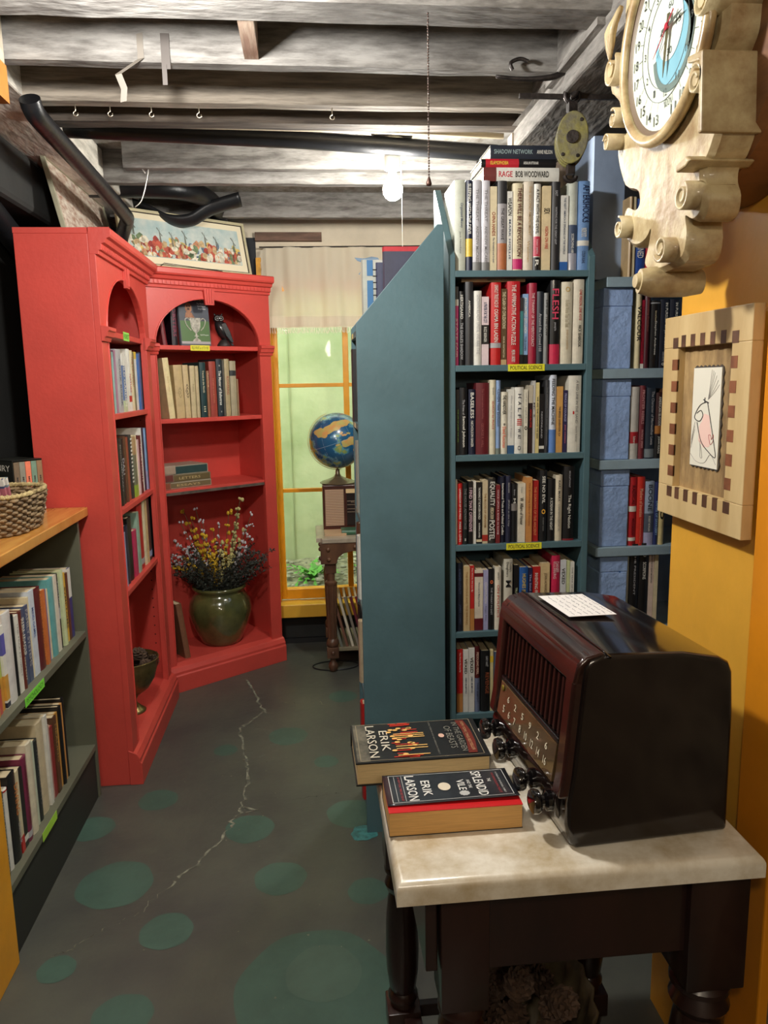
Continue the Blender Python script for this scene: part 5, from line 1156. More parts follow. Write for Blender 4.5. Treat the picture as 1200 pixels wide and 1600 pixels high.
build('apron', bm, DW, TB, world=True, bevel=.002)
def turned(x, y, half, name='leg'):
    bm = nb(); box(bm, x-half, x+half, y-half, y+half, .475, .712, .003)
    pr2 = [(.030,.476),(.040,.462),(.040,.452),(.030,.444),(.036,.430),(.040,.420),(.034,.405),(.028,.398),(.033,.380),(.038,.33),(.040,.25),(.038,.20),(.032,.155),(.028,.148),(.036,.138),(.036,.130),(.026,.122),(.030,.110)]
    lathe(bm, [(r_*half/.040, z) for r_, z in pr2], (x, y, 0), 24)
    box(bm, x-half*1.0, x+half*1.0, y-half, y+half, .055, .112, .003); lathe(bm, [(.020,.058),(.034,.045),(.036,.025),(.026,.006),(.018,.0005)], (x, y, 0), 20)
    build(name, bm, DW, TB, world=True, smooth='auto')
turned(.230, 1.164, .041); turned(.670, 1.172, .053); turned(.172, 1.560, .038); turned(.612, 1.560, .038)
bm = nb(); box(bm, .19, .65, 1.555, 1.575, .07, .10); box(bm, .17, .21, 1.20, 1.53, .07, .10); build('stretcher', bm, DW, TB, world=True, bevel=.002)

# radio
RO = Vector((.400, 1.137, .7525))
RM = axes(RO, (.9972, .0745, 0), (-.0745, .9972, 0), (0, 0, 1))
ra = thing('bakelite_radio', 'large dark brown glossy tabletop radio with slatted grille on the marble', 'radio', M=RM)
BK = mat((26,16,14), rough=.15, var=.25, vscale=5, dark=(18,11,10), coat=.5)
BKR = mat((56,26,22), rough=.2, var=.3, vscale=6, dark=(34,18,15), coat=.4)
LW = .388
SLT = mat((48,22,19), rough=.3, var=.2, vscale=9)
prof = [(.022,0),(.010,.010),(.002,.045),(.003,.085),(.010,.13),(.024,.292),(.027,.316),(.038,.331),(.058,.338),(.20,.331),(.266,.318),(.284,.308),(.292,.290),(.297,.22),(.299,0)]
bm = nb(); prism(bm, prof, 0, LW, 'y'); 
# cut: front is recessed between the cheeks
body = build('case', bm, BK, ra, smooth='auto', bevel=.008, seg=4)
# cheeks and hood lip following the front slope, standing proud of a darker front
fr_ = [(.004,.085),(.018,.13),(.048,.290),(.056,.312)]
def lipprof(d): return [(-d+.003,.090),(-d+.010,.13),(-d+.024,.290),(-d+.032,.322),(-d+.048,.335),(.050,.337),(.06,.30),(.05,.13),(.03,.090)]
for y0, y1 in ((.004,.038),(LW-.038,LW-.004)):
    bm = nb(); prism(bm, lipprof(.014), y0, y1, 'y'); build('cheek', bm, BKR, ra, smooth='auto', bevel=.006, seg=3)
bm = nb(); prism(bm, [(.010,.290),(.016,.318),(.032,.334),(.062,.3405),(.064,.334),(.05,.300),(.03,.285)], .004, LW-.004, 'y'); build('hood', bm, BKR, ra, smooth='auto', bevel=.003)
bm = nb(); tube(bm, catmull([(.066,.006,.332),(.066,.02,.3388),(.066,LW-.02,.3388),(.066,LW-.006,.332)], 3), .0022, 6); build('case_seam', bm, BK, ra, smooth=True)
# grille: dark recess and slats
def onslope(z, d): # front face x at height z, moved out by d
    t = (z-.13)/(.290-.13); return .010+t*.014-d
bm = nb(); bm.faces.new([bm.verts.new(p) for p in ((onslope(.180,.002),.045,.180),(onslope(.180,.002),LW-.045,.180),(onslope(.285,.002),LW-.045,.285),(onslope(.285,.002),.045,.285))]); build('grille_recess', bm, mat((16,8,8), rough=.6), ra, norm=False)
for k in range(15):
    y = .058+k*.0196
    bm = nb(); prism(bm, [(onslope(.181,.007),.181),(onslope(.283,.007),.283),(onslope(.283,.001),.283),(onslope(.181,.001),.181)], y-.0045, y+.0045, 'y'); build('grille_slat', bm, SLT, ra, bevel=.0015)
bm = nb(); box(bm, 0, .012, .045, LW-.045, 0, .010); 
for v in bm.verts: v.co.x += onslope(.170,.010); v.co.z += .168
build('grille_sill', bm, BK, ra, bevel=.002)
# dial window
zA, zB = .098, .166
def dq(z, d): return onslope(z, d)
bm = nb(); prism(bm, [(dq(zB,.004),zB),(dq(zB,.009),zB),(dq(zA,.009)-.004,zA),(dq(zA,.004),zA)], .050, LW-.045, 'y'); dg = build('dial_window', bm, mat((104,84,58), rough=.12, var=.25, vscale=9, coat=.8), ra, bevel=.001)
bm = nb()
def dt(s, y, z, h, w_): 
    x = dq(z, .0098)-(.004*(zB-z)/(zB-zA)); x2 = dq(z+h, .0098)-(.004*(zB-z-h)/(zB-zA)); add_text(bm, s, (x-.0006, y+w_/2, z), (0,-w_,0), (x2-x,0,h), .6)
for k, s in enumerate(['6','2','5','9','2','6']): dt(s, LW-.10-.040*k, .139, .013, .010)
for k, s in enumerate(['5','6','7','8','10','12','14','16']): dt(s, LW-.082-.0315*k, .112, .015, .013 if len(s) > 1 else .009)
build('dial_figures', bm, mat((226,220,196), rough=.4), dg, norm=False)
bm = nb(); ball(bm, (dq(.155,.012), LW-.065, .157), .007, .3, .8, 1); build('badge', bm, mat((150,132,50), rough=.4, metal=.4), dg, smooth=True)
# apron below the dial and four knobs
bm = nb(); prism(bm, [(.010,.030),(-.004,.045),(-.006,.075),(.000,.094),(.03,.094),(.03,.030)], .030, LW-.012, 'y'); build('lower_apron', bm, BK, ra, smooth='auto', bevel=.006, seg=3)
KN = mat((14,12,13), rough=.12, coat=.8)
for y in (.338, .248, .128, .052):
    bm = nb(); lathe(bm, [(.001,-.040),(.014,-.040),(.020,-.037),(.0215,-.030),(.019,-.024),(.010,-.020),(.010,-.016),(.018,-.012),(.018,-.002),(.001,0)], (-.002, y, .064), 24, 'x'); build('knob', bm, KN, ra, smooth='auto')
bm = nb(); box(bm, .03, .29, .01, LW-.01, -.0005, .004); build('base_foot', bm, BK, ra)
# note
nm_ = RM @ Matrix.Translation((.128, .265, .3400)) @ Matrix.Rotation(R(1.6), 4, 'Y') @ Matrix.Rotation(R(2), 4, 'Z')
no = thing('paper_note', 'white handwritten note card lying on top of the radio', 'note', M=nm_)
bm = nb(); box(bm, -.048, .048, -.072, .072, .0005, .0011); build('card', bm, mat((236,234,232), rough=.7), no)
bm = nb(); random.seed(11)
for r_ in range(7):
    y = .052-r_*.0155; x = -.040
    while x < .036:
        L = random.uniform(.008, .016)
        P = [(x+L*i/6, y+random.uniform(-.0022, .0022), .0016) for i in range(7)]
        tube(bm, P, .0004, 3, caps=False); x += L+.004
    if r_ > 4: pass
for v in bm.verts: v.co = Vector((v.co.y*.8, v.co.x*1.6, v.co.z))
h_ = build('handwriting', bm, mat((120,120,130), rough=.7), no, norm=False); h_['kind'] = 'stuff'
# power cord
bm = nb(); tube(bm, catmull([(.69,1.45,.78),(.70,1.60,.70),(.69,1.62,.45),(.66,1.60,.20),(.60,1.58,.012),(.45,1.66,.006),(.30,1.70,.006)], 8), .0035, 7); tag(build('power_cord', bm, BLACKP, smooth=True), 'black power cord hanging behind the marble table', 'cord')

# ------------------------------------------------------------------ the two books on the marble
GM = axes((.066, 1.560, .7525+.024), (0, 0, 1), (.01, -1, 0), (1, .01, 0))
gb = make_book('dark hardcover In the Garden of Beasts overhanging the marble edge', .048, .268, .172, (26,27,28), (), (), GM, True, pages=(218,190,140))
tt = .024+.0006
bm = nb(); bm.faces.new([bm.verts.new(p) for p in ((tt,.004,.004),(tt,.168,.004),(tt,.168,.030),(tt,.004,.030))]); build('cover_mist', bm, mat((112,106,92), rough=.3, var=.6, vscale=30, dark=(44,42,38), coat=.4), gb, norm=False)
bm = nb(); x = tt+.0003
for a in ((.006,.166,.010,.0112),(.006,.166,.256,.2572),(.006,.0072,.010,.257),(.1648,.166,.010,.257)): bm.faces.new([bm.verts.new(p) for p in ((x,a[0],a[2]),(x,a[1],a[2]),(x,a[1],a[3]),(x,a[0],a[3]))])
build('cover_rule', bm, mat((150,136,110), rough=.4), gb, norm=False)
bm = nb(); x = tt+.0006
add_text(bm, 'LARSON', (x,.014,.030), (0,.140,0), (0,0,.019), 0); add_text(bm, 'ERIK', (x,.040,.057), (0,.090,0), (0,0,.017), 0)
build('cover_author', bm, mat((214,206,186), rough=.4), gb, norm=False)
bm = nb(); add_text(bm, 'OF BEASTS', (x,.036,.196), (0,.100,0), (0,0,.014), .1); add_text(bm, 'IN THE GARDEN', (x,.020,.216), (0,.130,0), (0,0,.012), .1); add_text(bm, 'LOVE, TERROR AND AN AMERICAN FAMILY', (x,.012,.166), (0,.145,0), (0,0,.004), .2)
build('cover_title', bm, mat((130,128,118), rough=.4), gb, norm=False)
bm = nb(); x = tt+.0007; random.seed(5)
for r_, c_ in ((1,0),):
    for k in range(26):
        y = random.uniform(.008,.162); z = random.uniform(.085,.120); L = random.uniform(.010,.045)
        bm.faces.new([bm.verts.new(p) for p in ((x,y,z-L*.4),(x,y+.0035,z-L*.4),(x,y+.0032,z+L*.6),(x,y+.0003,z+L*.6))])
build('cover_red_banners', bm, mat((196,52,32), rough=.3), gb, norm=False)
bm = nb(); x = tt+.0009
for y in (.058,.066,.074,.112,.122,.150): bm.faces.new([bm.verts.new(p) for p in ((x,y,.086),(x,y+.003,.086),(x,y+.003,.150),(x,y,.150))])
for k in range(18):
    y = random.uniform(.03,.15); z = random.uniform(.075,.125); bm.faces.new([bm.verts.new((x+.0002, y+.004*math.cos(q), z+.006*math.sin(q))) for q in [6.283*i/7 for i in range(7)]])
build('cover_lights', bm, mat((240,190,110), rough=.3), gb, norm=False)
bm = nb(); x = tt+.0008; bm.faces.new([bm.verts.new((x,.078+.009*math.cos(q),.185+.006*math.sin(q))) for q in [6.283*i/16 for i in range(16)]]); build('cover_seal', bm, mat((220,180,160), rough=.4), gb, norm=False)
bm = nb(); x = tt+.0008; bm.faces.new([bm.verts.new((x, y, z)) for y, z in ((.012,.226),(.060,.232),(.110,.232),(.160,.226),(.160,.244),(.110,.250),(.060,.250),(.012,.244))]); build('cover_red_band', bm, mat((110,40,30), rough=.4), gb, norm=False)
bm = nb(); add_text(bm, 'NEW YORK TIMES BESTSELLER', (x+.0003,.020,.236), (0,.130,0), (0,0,.006), .2); build('cover_band_lettering', bm, mat((190,150,110), rough=.4), gb, norm=False)

SM = axes((.114, 1.340, .7525+.0235), (0, 0, 1), (.0, -1, 0), (1, .0, 0))
sb_ = thing('paperback_book', 'thick paperback The Splendid and the Vile with curled cover on marble', 'book', M=SM)
Ws, Hs, Ds = .046, .236, .128
bm = nb(); box(bm, -.0225, .0205, .003, Ds-.001, .001, Hs-.001); build('page_block', bm, mat((214,166,100), rough=.85, var=.10, vscale=90, stretch=(8,.2,.2)), sb_)
bm = nb(); box(bm, -.0235, -.0225, 0, Ds, 0, Hs); box(bm, -.0235, .0215, 0, .002, 0, Hs); build('back_cover', bm, mat((32,33,36), rough=.4), sb_)
bm = nb(); box(bm, .0205, .0217, .002, Ds, 0, Hs); build('red_end_page', bm, mat((200,30,34), rough=.4), sb_, label='bright red end page')
# curled front cover: lifts towards the fore-edge at the head
def cur_x(y, z): t = max(0, (y-.015)/Ds); return .0222+.012*t*t*(.35+.65*z/Hs)
cw = Ds-.018
bm = nb(); ny, nz = 14, 16
g = [[bm.verts.new((cur_x(y, z), y, z)) for z in [Hs*j/nz for j in range(nz+1)]] for y in [cw*(1+.0*0)*i/ny for i in range(ny+1)]]
for i in range(ny):
    for j in range(nz): bm.faces.new((g[i][j], g[i+1][j], g[i+1][j+1], g[i][j+1]))
fc = build('front_cover', bm, mat((50,52,58), rough=.3, var=.5, vscale=16, dark=(28,30,34), coat=.35), sb_, smooth=True); fc.modifiers.new('s', 'SOLIDIFY').thickness = .0007
def sc(strs, c, name, shapes=()):
    bm = nb()
    for s, y0, y1, z0, z1, bd in strs: add_text(bm, s, (0, y0, z0), (0, y1-y0, 0), (0, 0, z1-z0), bd)
    for p in shapes: bm.faces.new([bm.verts.new((0, a, b_)) for a, b_ in p])
    for v in bm.verts: v.co.x = cur_x(v.co.y, v.co.z)+.0011
    build(name, bm, mat(c, rough=.4), fc, norm=False)
sc([('LARSON',.010,.100,.040,.058,1),('ERIK',.030,.086,.068,.084,1),('SPLENDID',.008,.100,.166,.184,.8),('VILE',.034,.074,.134,.148,.8),('THE',.036,.048,.192,.198,.3),('AND THE',.036,.068,.153,.159,.3)], (232,230,224), 'cover_lettering')
rule = [[(.006,.010),(.104,.010),(.104,.0112),(.006,.0112)],[(.006,.226),(.104,.226),(.104,.2272),(.006,.2272)],[(.006,.010),(.0072,.010),(.0072,.226),(.006,.226)],[(.1028,.010),(.104,.010),(.104,.226),(.1028,.226)]]
for z in (.020, .034): rule.append([(.010,z),(.10,z),(.10,z+.0008),(.010,z+.0008)])
sc([('A SAGA OF CHURCHILL, FAMILY',.014,.095,.212,.216,.3)], (200,200,196), 'cover_rules', rule)
sc([('#1 NEW YORK TIMES BESTSELLER',.012,.098,.0265,.031,.6),('AND DEFIANCE DURING THE BLITZ',.016,.095,.204,.208,.3)], (170,60,64), 'cover_red_lettering')
sc([], (226,214,190), 'cover_medallion', [[(.056+.015*math.cos(q), .109+.0115*math.sin(q)) for q in [6.283*i/18 for i in range(18)]]])
sc([], (190,190,188), 'cover_seal', [[(.086+.0105*math.cos(q)*(1 if i % 2 else .85), .141+.010*math.sin(q)*(1 if i % 2 else .85)) for i, q in enumerate([6.283*i/20 for i in range(20)])]])

# bowl basket with pinecones under the table
bk = thing('ribbed_basket', 'shallow brown ribbed bowl holding pinecones under the marble table', 'basket', (.42, 1.44, .0))
bm = nb(); n = 40
rings = []
for (r_, z) in [(.05,.005),(.09,.03),(.125,.09),(.150,.17),(.158,.21)]:
    rings.append([bm.verts.new((r_*(1+.03*math.cos(20*6.283*k/80*1.0))*math.cos(6.283*k/80), r_*(1+.03*math.cos(20*6.283*k/80))*math.sin(6.283*k/80), z+(.02*math.sin(3*6.283*k/80) if z > .1 else 0))) for k in range(80)])
for A, B in zip(rings, rings[1:]):
    for k in range(80): bm.faces.new((A[k], A[(k+1) % 80], B[(k+1) % 80], B[k]))
bm.faces.new(rings[0][::-1])
o = build('bowl', bm, mat((96,84,60), rough=.5, var=.4, vscale=10, dark=(56,48,36)), bk, smooth=True); o.modifiers.new('s', 'SOLIDIFY').thickness = .005
random.seed(21)
for k, (dx, dy, z) in enumerate([(-.05,-.06,.18),(.04,-.07,.18),(.0,.02,.19),(-.08,.02,.17),(.09,.0,.17),(.03,.08,.17),(-.03,.08,.18),(.07,-.02,.215),(-.02,-.02,.235)]):
    pinecone(Vector((.42+dx, 1.44+dy, z)), .065, .036, (random.gauss(0,1), random.gauss(0,1)-.5, .5), 'brown pinecone in the ribbed bowl under the marble table', 'pinecones under the table')

# ------------------------------------------------------------------ low olive shelf unit on the left
lo = thing('low_shelf_unit', 'low olive-green shelf unit with butcher-block top along the left wall', 'shelf unit', (-1.0, 2.4, 0))
bm = nb(); box(bm, -1.165, -.815, 1.30, 2.857, 1.068, 1.100, .003)
build('butcher_block_top', bm, mat((206,148,72), rough=.25, var=.25, vscale=3, dark=(172,108,44), stretch=(8,1,1), coat=.3), lo, world=True)
bm = nb(); box(bm, -1.16, -.835, 2.782, 2.802, 0, 1.068); build('side_panel', bm, OLIVE, lo, world=True, bevel=.001)
bm = nb(); box(bm, -1.165, -1.155, 1.3, 2.80, 0, 1.068); build('back_panel', bm, OLIVE, lo, world=True)
for z in (.655, .213):
    bm = nb(); box(bm, -1.155, -.836, 1.3, 2.782, z-.022, z); build('shelf', bm, OLIVE, lo, world=True, bevel=.001)
bm = nb(); box(bm, -.862, -.842, 1.3, 2.782, 0, .191); build('kick_board', bm, mat((38,40,34), rough=.7), lo, world=True)
# local u from the far end reversed: spines face +X; use near->far order along +Y
LG = 'books on the upper shelf of the low olive unit'
row((-.856, 1.955, .655), R(90), seq(.0, [
 (.030,.225,'white','white',False,(),()), (.034,.222,(96,150,200),'light blue',False,(),((0,.1,'white'),)), (.026,.235,(196,150,80),'tan gold lettered',False,(('LOGOTHERAPY',.1,.6,.5,'brown'),),()),
 (.024,.235,'charcoal','black yellow-topped',False,(),((.7,1,(190,80,70)),)), (.024,.236,(170,185,80),'lime green',False,(),((.6,1,(206,150,60)),)), (.022,.236,'white','white violet-marked',False,(),((.1,.35,(90,90,170)),(.6,.9,(214,160,70)),(.93,.99,'navy'))),
 (.060,.262,(212,208,204),'thick pale grey',True,(),()), (.022,.240,'black','black cream-paged',True,(),()), (.026,.232,'white','narrow white',False,(('THE FEAR PROJECT',.1,.8,.4,'grey'),),()), (.026,.235,(100,44,34),'red-brown',True,(('FEAR OF THE SERPENT',.1,.9,.3,'cream'),),()),
 (.028,.232,(64,80,112),'blue-white patterned',False,(('SIBLINGS',.1,.6,.5,'white'),),()), (.030,.236,(70,84,116),'steel blue lettered',False,(('FAMILY SYSTEMS',.05,.8,.6,'silver'),),()), (.014,.255,'cream','cream raised-title',False,(),()),
 (.040,.268,(206,216,226),'white light blue faced',False,(('MIND GAMES',.2,.55,.4,'blue'),),()), (.058,.262,(92,30,34),'thick maroon',True,(('A HISTORY OF PSYCHIATRY',.08,.92,.25,'orange',.25),),()), (.022,.245,(206,116,60),'orange',False,(),()), (.022,.240,(84,90,170),'violet blue',False,(),()),
 (.018,.235,'cream','narrow cream',False,(),()), (.052,.262,(100,165,165),'pale teal',True,(),()), (.028,.262,(220,214,196),'cream backed',False,(),()), (.030,.258,'black','black portrait',True,(('PORTRAIT',.1,.5,.4,'silver'),),((.45,.6,'silver'),)),
 (.032,.262,(196,206,160),'pale green',True,(),()), (.026,.245,(226,184,70),'yellow lettered',False,(('SYMPTOMS',.2,.8,.5,'charcoal'),),()), (.022,.240,'brown','brown',False,(),()), (.030,.250,(50,56,120),'dark blue white-topped',False,(),((0,.42,'white'),))]),
 'upper shelf of low olive unit', LG, Dmax=.24)
row((-.856, 1.975, .213), R(90), seq(.0, [
 (.044,.242,(30,62,58),'dark green tall-lettered',True,(('MADNESS AND CIVILIZATION',.05,.95,.35,'silver'),),()), (.030,.238,'white','ivory red-headed',True,(),((0,.02,'red'),)), (.052,.262,'black','wide glossy black',True,(('DIVING',.15,.5,.5,'orange',.3),('DEEPER',.6,.85,.3,'silver',.3)),()),
 (.020,.250,'cream','cream red-footed',False,(),((.8,1,'red'),)), (.026,.245,'black','black white-footed',False,(),((.85,.92,'white'),)), (.040,.262,(120,36,70),'plum purple',True,(('CHILDREN OF CRISIS',.1,.8,.3,'maroon'),),((.88,.95,'silver'),)),
 (.044,.285,(222,212,186),'tall cream',True,(),()), (.020,.270,(206,214,190),'tall pale green',False,(),()), (.036,.262,(40,46,46),'charcoal script-spined',True,(('THE SHALLOWS',.1,.8,.35,'grey'),),()), (.060,.300,(206,190,156),'tall tan map-covered',True,(),()), (.022,.300,'white','tall white',False,(),()),
 (.022,.255,(190,150,140),'mauve pink',False,(),()), (.026,.240,(150,50,50),'dark pink red',False,(),()), (.028,.262,(90,60,40),'brown gold',False,(('HEALING',.1,.6,.4,'gold'),),()), (.024,.262,(206,150,70),'orange',False,(),()),
 (.022,.275,'black','black',True,(),()), (.024,.272,(210,150,80),'amber',False,(),()), (.024,.282,'black','tall black cream-paged',True,(),())]),
 'lower shelf of low olive unit', 'books on the lower shelf of the low olive unit', Dmax=.25)
Ls = frame((-.8355, 2.245, .634), R(90))
sticker('shelf_label', 'bright green label hanging on the upper shelf edge at left', Ls @ Matrix.Translation((0,0,-.006)), .16, .028, (130, 230, 70), 'PSYCHOLOGY', (60, 130, 40))
sticker('shelf_label', 'yellow-green label on the lower shelf edge at left', frame((-.8355, 2.26, .188), R(90)), .13, .028, (170, 220, 70), '', (60, 130, 40))
# things on the butcher-block
hm = frame((-.985, 2.905, 1.0885), R(62))
hb = thing('boxed_set', 'black slipcase lettered HENRY holding five pastel volumes', 'book set', M=frame((-1.022, 2.742, 1.1005), R(52)))
bm = nb(); hW, hH, hD = .113, .184, .145
box(bm, 0, .003, 0, hD, 0, hH); box(bm, hW-.003, hW, 0, hD, 0, hH); box(bm, 0, hW, 0, hD, 0, .003); box(bm, 0, hW, 0, hD, hH-.003, hH); box(bm, 0, hW, hD-.003, hD, 0, hH)
build('slipcase', bm, mat((34,36,32), rough=.4), hb)
bm = nb(); add_text(bm, 'HENRY', (-.0008,hD-.005+.0,.146), (0,-.125,0), (0,0,.021), .3); build('slipcase_lettering', bm, mat((230,228,216), rough=.5), hb, norm=False)
for k, (c, nm2) in enumerate([((120,104,84),'brown'),((140,140,126),'grey'),((232,130,100),'peach'),((120,150,130),'sage'),((150,118,88),'tan')]):
    M_ = ROOTM[hb.name] @ Matrix.Translation((.014+.0218*k, -.002, .0035))
    make_book('%s volume inside the black boxed set, %s from left' % (nm2, ordinal(k)), .020, .174, .13, c, (('MILLER',.3,.6,.3,'charcoal'),), ((.955,1,'white'),) if k == 4 else (), M_, False, 'volumes in the boxed set')
# basket
ba = thing('woven_basket', 'oval woven seagrass basket on the butcher-block top', 'basket', (-.992, 2.425, 1.1005))
def rr_(t, a=.155, b_=.17, p=3.2):
    c, s = math.cos(t), math.sin(t); return (a*abs(c)**(2/p)*(1 if c >= 0 else -1), b_*abs(s)**(2/p)*(1 if s >= 0 else -1))
BASK = mat((150,126,92), rough=.8, var=.5, vscale=30, dark=(96,76,54), bump=.8, bscale=120)
bm = nb(); N = 168
for r_ in range(12):
    z = .006+r_*.0092; sc_ = .86+.012*r_
    P = []
    for k in range(N):
        t = 2*math.pi*k/N; x, y = rr_(t); q = .0055*math.sin(21*t+math.pi*(r_ % 2)); L = math.hypot(x, y); P.append(((x+q*x/L)*sc_, (y+q*y/L)*sc_, z+.0008*math.sin(37*t+r_)))
    tube(bm, P, .0052, 6, closed=True)
build('weave', bm, BASK, ba, smooth=True)
bm = nb()
for k in range(42):
    t = 2*math.pi*(k+.0)/42; x, y = rr_(t); tube(bm, [(x*.86, y*.86, .002), (x*.99, y*.99, .112)], .0035, 6)
build('stakes', bm, BASK, ba, smooth=True)
bm = nb()
for ph in (0, math.pi):
    P = [(rr_(2*math.pi*k/N)[0]*1.0, rr_(2*math.pi*k/N)[1]*1.0+.004*math.cos(60*2*math.pi*k/N+ph), .120+.004*math.sin(60*2*math.pi*k/N+ph)) for k in range(N)]; tube(bm, P, .0055, 6, closed=True)
build('rim', bm, mat((196,176,124), rough=.8, var=.4, vscale=40, dark=(130,108,70)), ba, smooth=True)
bm = nb(); prism(bm, [(rr_(2*math.pi*k/40)[0]*.84, rr_(2*math.pi*k/40)[1]*.84) for k in range(40)], .0005, .006, 'z'); build('base', bm, BASK, ba)
for k, (dy, c, lb) in enumerate([(.02,(70,84,120),'blue and pink booklet leaning in the woven basket'), (.05,(120,150,160),'pale blue booklet leaning in the woven basket'), (-.03,(90,70,90),'mauve booklet at near end of woven basket')]):
    M_ = axes((-1.06+.01*k, 2.50+dy-.05, 1.0885+.010), (0,-1,.35), (1,0,0), (0,.35,1)) if False else frame((-.955, 2.50+dy, 1.1085), R(90)) @ Matrix.Rotation(R(-16), 4, 'Y')
    make_book(lb, .012, .150, .10, c, (), ((.0,.15,'white'),(.2,.4,(190,110,120))), M_, False, 'booklets in the woven basket')

# ------------------------------------------------------------------ far table with radio and globe
tb = thing('console_table', 'antique brown table with fluted leg below the window', 'table', (.45, 4.12, 0))
BW = mat((112,78,54), rough=.42, var=.3, vscale=9, dark=(76,50,36), stretch=(1,1,.3), coat=.15)
bm = nb(); box(bm, .015, .95, 3.90, 4.335, .712, .735)
bmesh.ops.bevel(bm, geom=[e for e in bm.edges if abs(e.verts[0].co.z-e.verts[1].co.z) > .01], offset=.03, segments=5, affect='EDGES')
build('marble_top', bm, mat((196,182,160), rough=.3, var=.2, vscale=6), tb, world=True, bevel=.002)
bm = nb(); ap = [(.035,.60),(.115,.60),(.128,.635),(.155,.655),(.20,.665),(.95,.665),(.95,.712),(.035,.712)]; prism(bm, ap, 3.905, 3.930, 'y'); box(bm, .036, .056, 3.93, 4.33, .64, .712); box(bm, .036, .95, 4.31, 4.33, .64, .712); build('apron', bm, BW, tb, world=True, bevel=.002)
bm = nb()
for x, z in ((.075,.678),(.077,.625),(.215,.688)): ball(bm, (x, 3.902, z), .011, 1, .7, 1, 12, 8)
for z in (.70,.675,.625): ball(bm, (.034, 3.94, z), .012, .8, 1, 1, 12, 8)
build('bosses', bm, BW, tb, world=True, smooth=True)
def fleg(x, y, name='leg'):
    bm = nb(); box(bm, x-.030, x+.030, y-.022, y+.03, .545, .64, .003); lathe(bm, [(.020,.545),(.022,.53),(.019,.515),(.021,.505),(.032,.497),(.033,.488),(.030,.48)], (x, y, 0), 20)
    n = 40; R1 = []
    for (r_, z) in ((.030,.48),(.022,.185)): R1.append([bm.verts.new((x+r_*(1+.07*math.cos(10*6.283*k/n))*math.cos(6.283*k/n), y+r_*(1+.07*math.cos(10*6.283*k/n))*math.sin(6.283*k/n), z)) for k in range(n)])
    for k in range(n): bm.faces.new((R1[0][k], R1[0][(k+1) % n], R1[1][(k+1) % n], R1[1][k]))
    lathe(bm, [(.022,.185),(.030,.176),(.034,.160),(.030,.146),(.024,.142)], (x, y, 0), 20); box(bm, x-.031, x+.031, y-.031, y+.031, .082, .142, .003); lathe(bm, [(.018,.084),(.014,.070),(.014,.058),(.024,.046),(.027,.028),(.020,.008),(.012,.0005)], (x, y, 0), 20); ball(bm, (x, y-.032, .112), .011, 1, .7, 1)
    build(name, bm, BW, tb, world=True, smooth='auto')
fleg(.085, 3.945); fleg(.90, 3.945); fleg(.085, 4.29); fleg(.90, 4.29)
bm = nb(); box(bm, .11, .90, 3.96, 4.30, .105, .125); build('lower_shelf', bm, mat((130,120,96), rough=.6, var=.1, vscale=8), tb, world=True, bevel=.002)
r2 = thing('wood_radio', 'brown vintage radio with cream grille under the globe', 'radio', (.25, 4.20, .7355))
bm = nb(); box(bm, .058, .46, 4.13, 4.32, .7358, .985, .006); build('case', bm, mat((88,44,32), rough=.35, var=.3, vscale=6, coat=.3, stretch=(.3,1,1)), r2, world=True)
bm = nb(); box(bm, .070, .172, 4.124, 4.131, .762, .962); build('grille_cloth', bm, mat((150,118,94), rough=.8), r2, world=True)
bm = nb()
for k in range(22): box(bm, .072, .170, 4.121, 4.125, .765+k*.009, .769+k*.009)
build('grille_bars', bm, mat((206,176,148), rough=.5), r2, world=True)
bm = nb(); box(bm, .188, .45, 4.124, 4.131, .762, .935); build('dial_panel', bm, mat((40,30,28), rough=.3), r2, world=True)
bm = nb(); box(bm, .184, .455, 4.122, 4.131, .940, .962); build('cream_strip', bm, mat((216,188,140), rough=.4), r2, world=True)
bm = nb()
for z in (.895,.875,.852,.835): box(bm, .19, .44, 4.122, 4.1245, z, z+.0025)
add_text(bm, 'RCA', (.212,4.1215,.886), (.035,0,0), (0,0,.012)); build('dial_lines', bm, mat((150,130,110), rough=.4), r2, world=True, norm=False)
bm = nb(); lathe(bm, [(.001,-.020),(.016,-.019),(.022,-.010),(.024,0)], (.278, 4.124, .842), 20, 'y'); build('tuning_knob', bm, mat((206,170,90), rough=.25, metal=.7), r2, world=True, smooth='auto')
gb_ = thing('globe', 'blue world globe on brown stand atop the far radio', 'globe', (.146, 4.22, .986))
bm = nb(); lathe(bm, [(.001,0),(.098,0),(.100,.004),(.085,.012),(.050,.024),(.022,.036),(.013,.050),(.011,.075),(.001,.08)], n=36); build('stand', bm, mat((120,106,84), rough=.3, metal=.5, coat=.3), gb_, smooth='auto')
GC = Vector((0, 0, .232)); GR = .152
gm = bpy.data.materials.new('globe_map'); gm.use_nodes = True; nt = gm.node_tree; b = nt.nodes['Principled BSDF']; b.inputs['Roughness'].default_value = .25; b.inputs['Coat Weight'].default_value = .4
tc = nt.nodes.new('ShaderNodeTexCoord'); n1 = nt.nodes.new('ShaderNodeTexNoise'); n1.inputs['Scale'].default_value = 6.5; n1.inputs['Detail'].default_value = 9; n1.inputs['Roughness'].default_value = .58
nt.links.new(tc.outputs['Object'], n1.inputs['Vector']); cr_ = nt.nodes.new('ShaderNodeValToRGB'); e = cr_.color_ramp
e.elements[0].position = .50; e.elements[0].color = lin((30,84,122)); e.elements[1].position = .535; e.elements[1].color = lin((96,150,170))
for p_, c_ in ((.545,(110,150,96)),(.59,(170,160,84)),(.66,(206,160,90))):
    q = e.elements.new(p_); q.color = lin(c_)
nt.links.new(n1.outputs['Fac'], cr_.inputs['Fac']); nt.links.new(cr_.outputs['Color'], b.inputs['Base Color'])
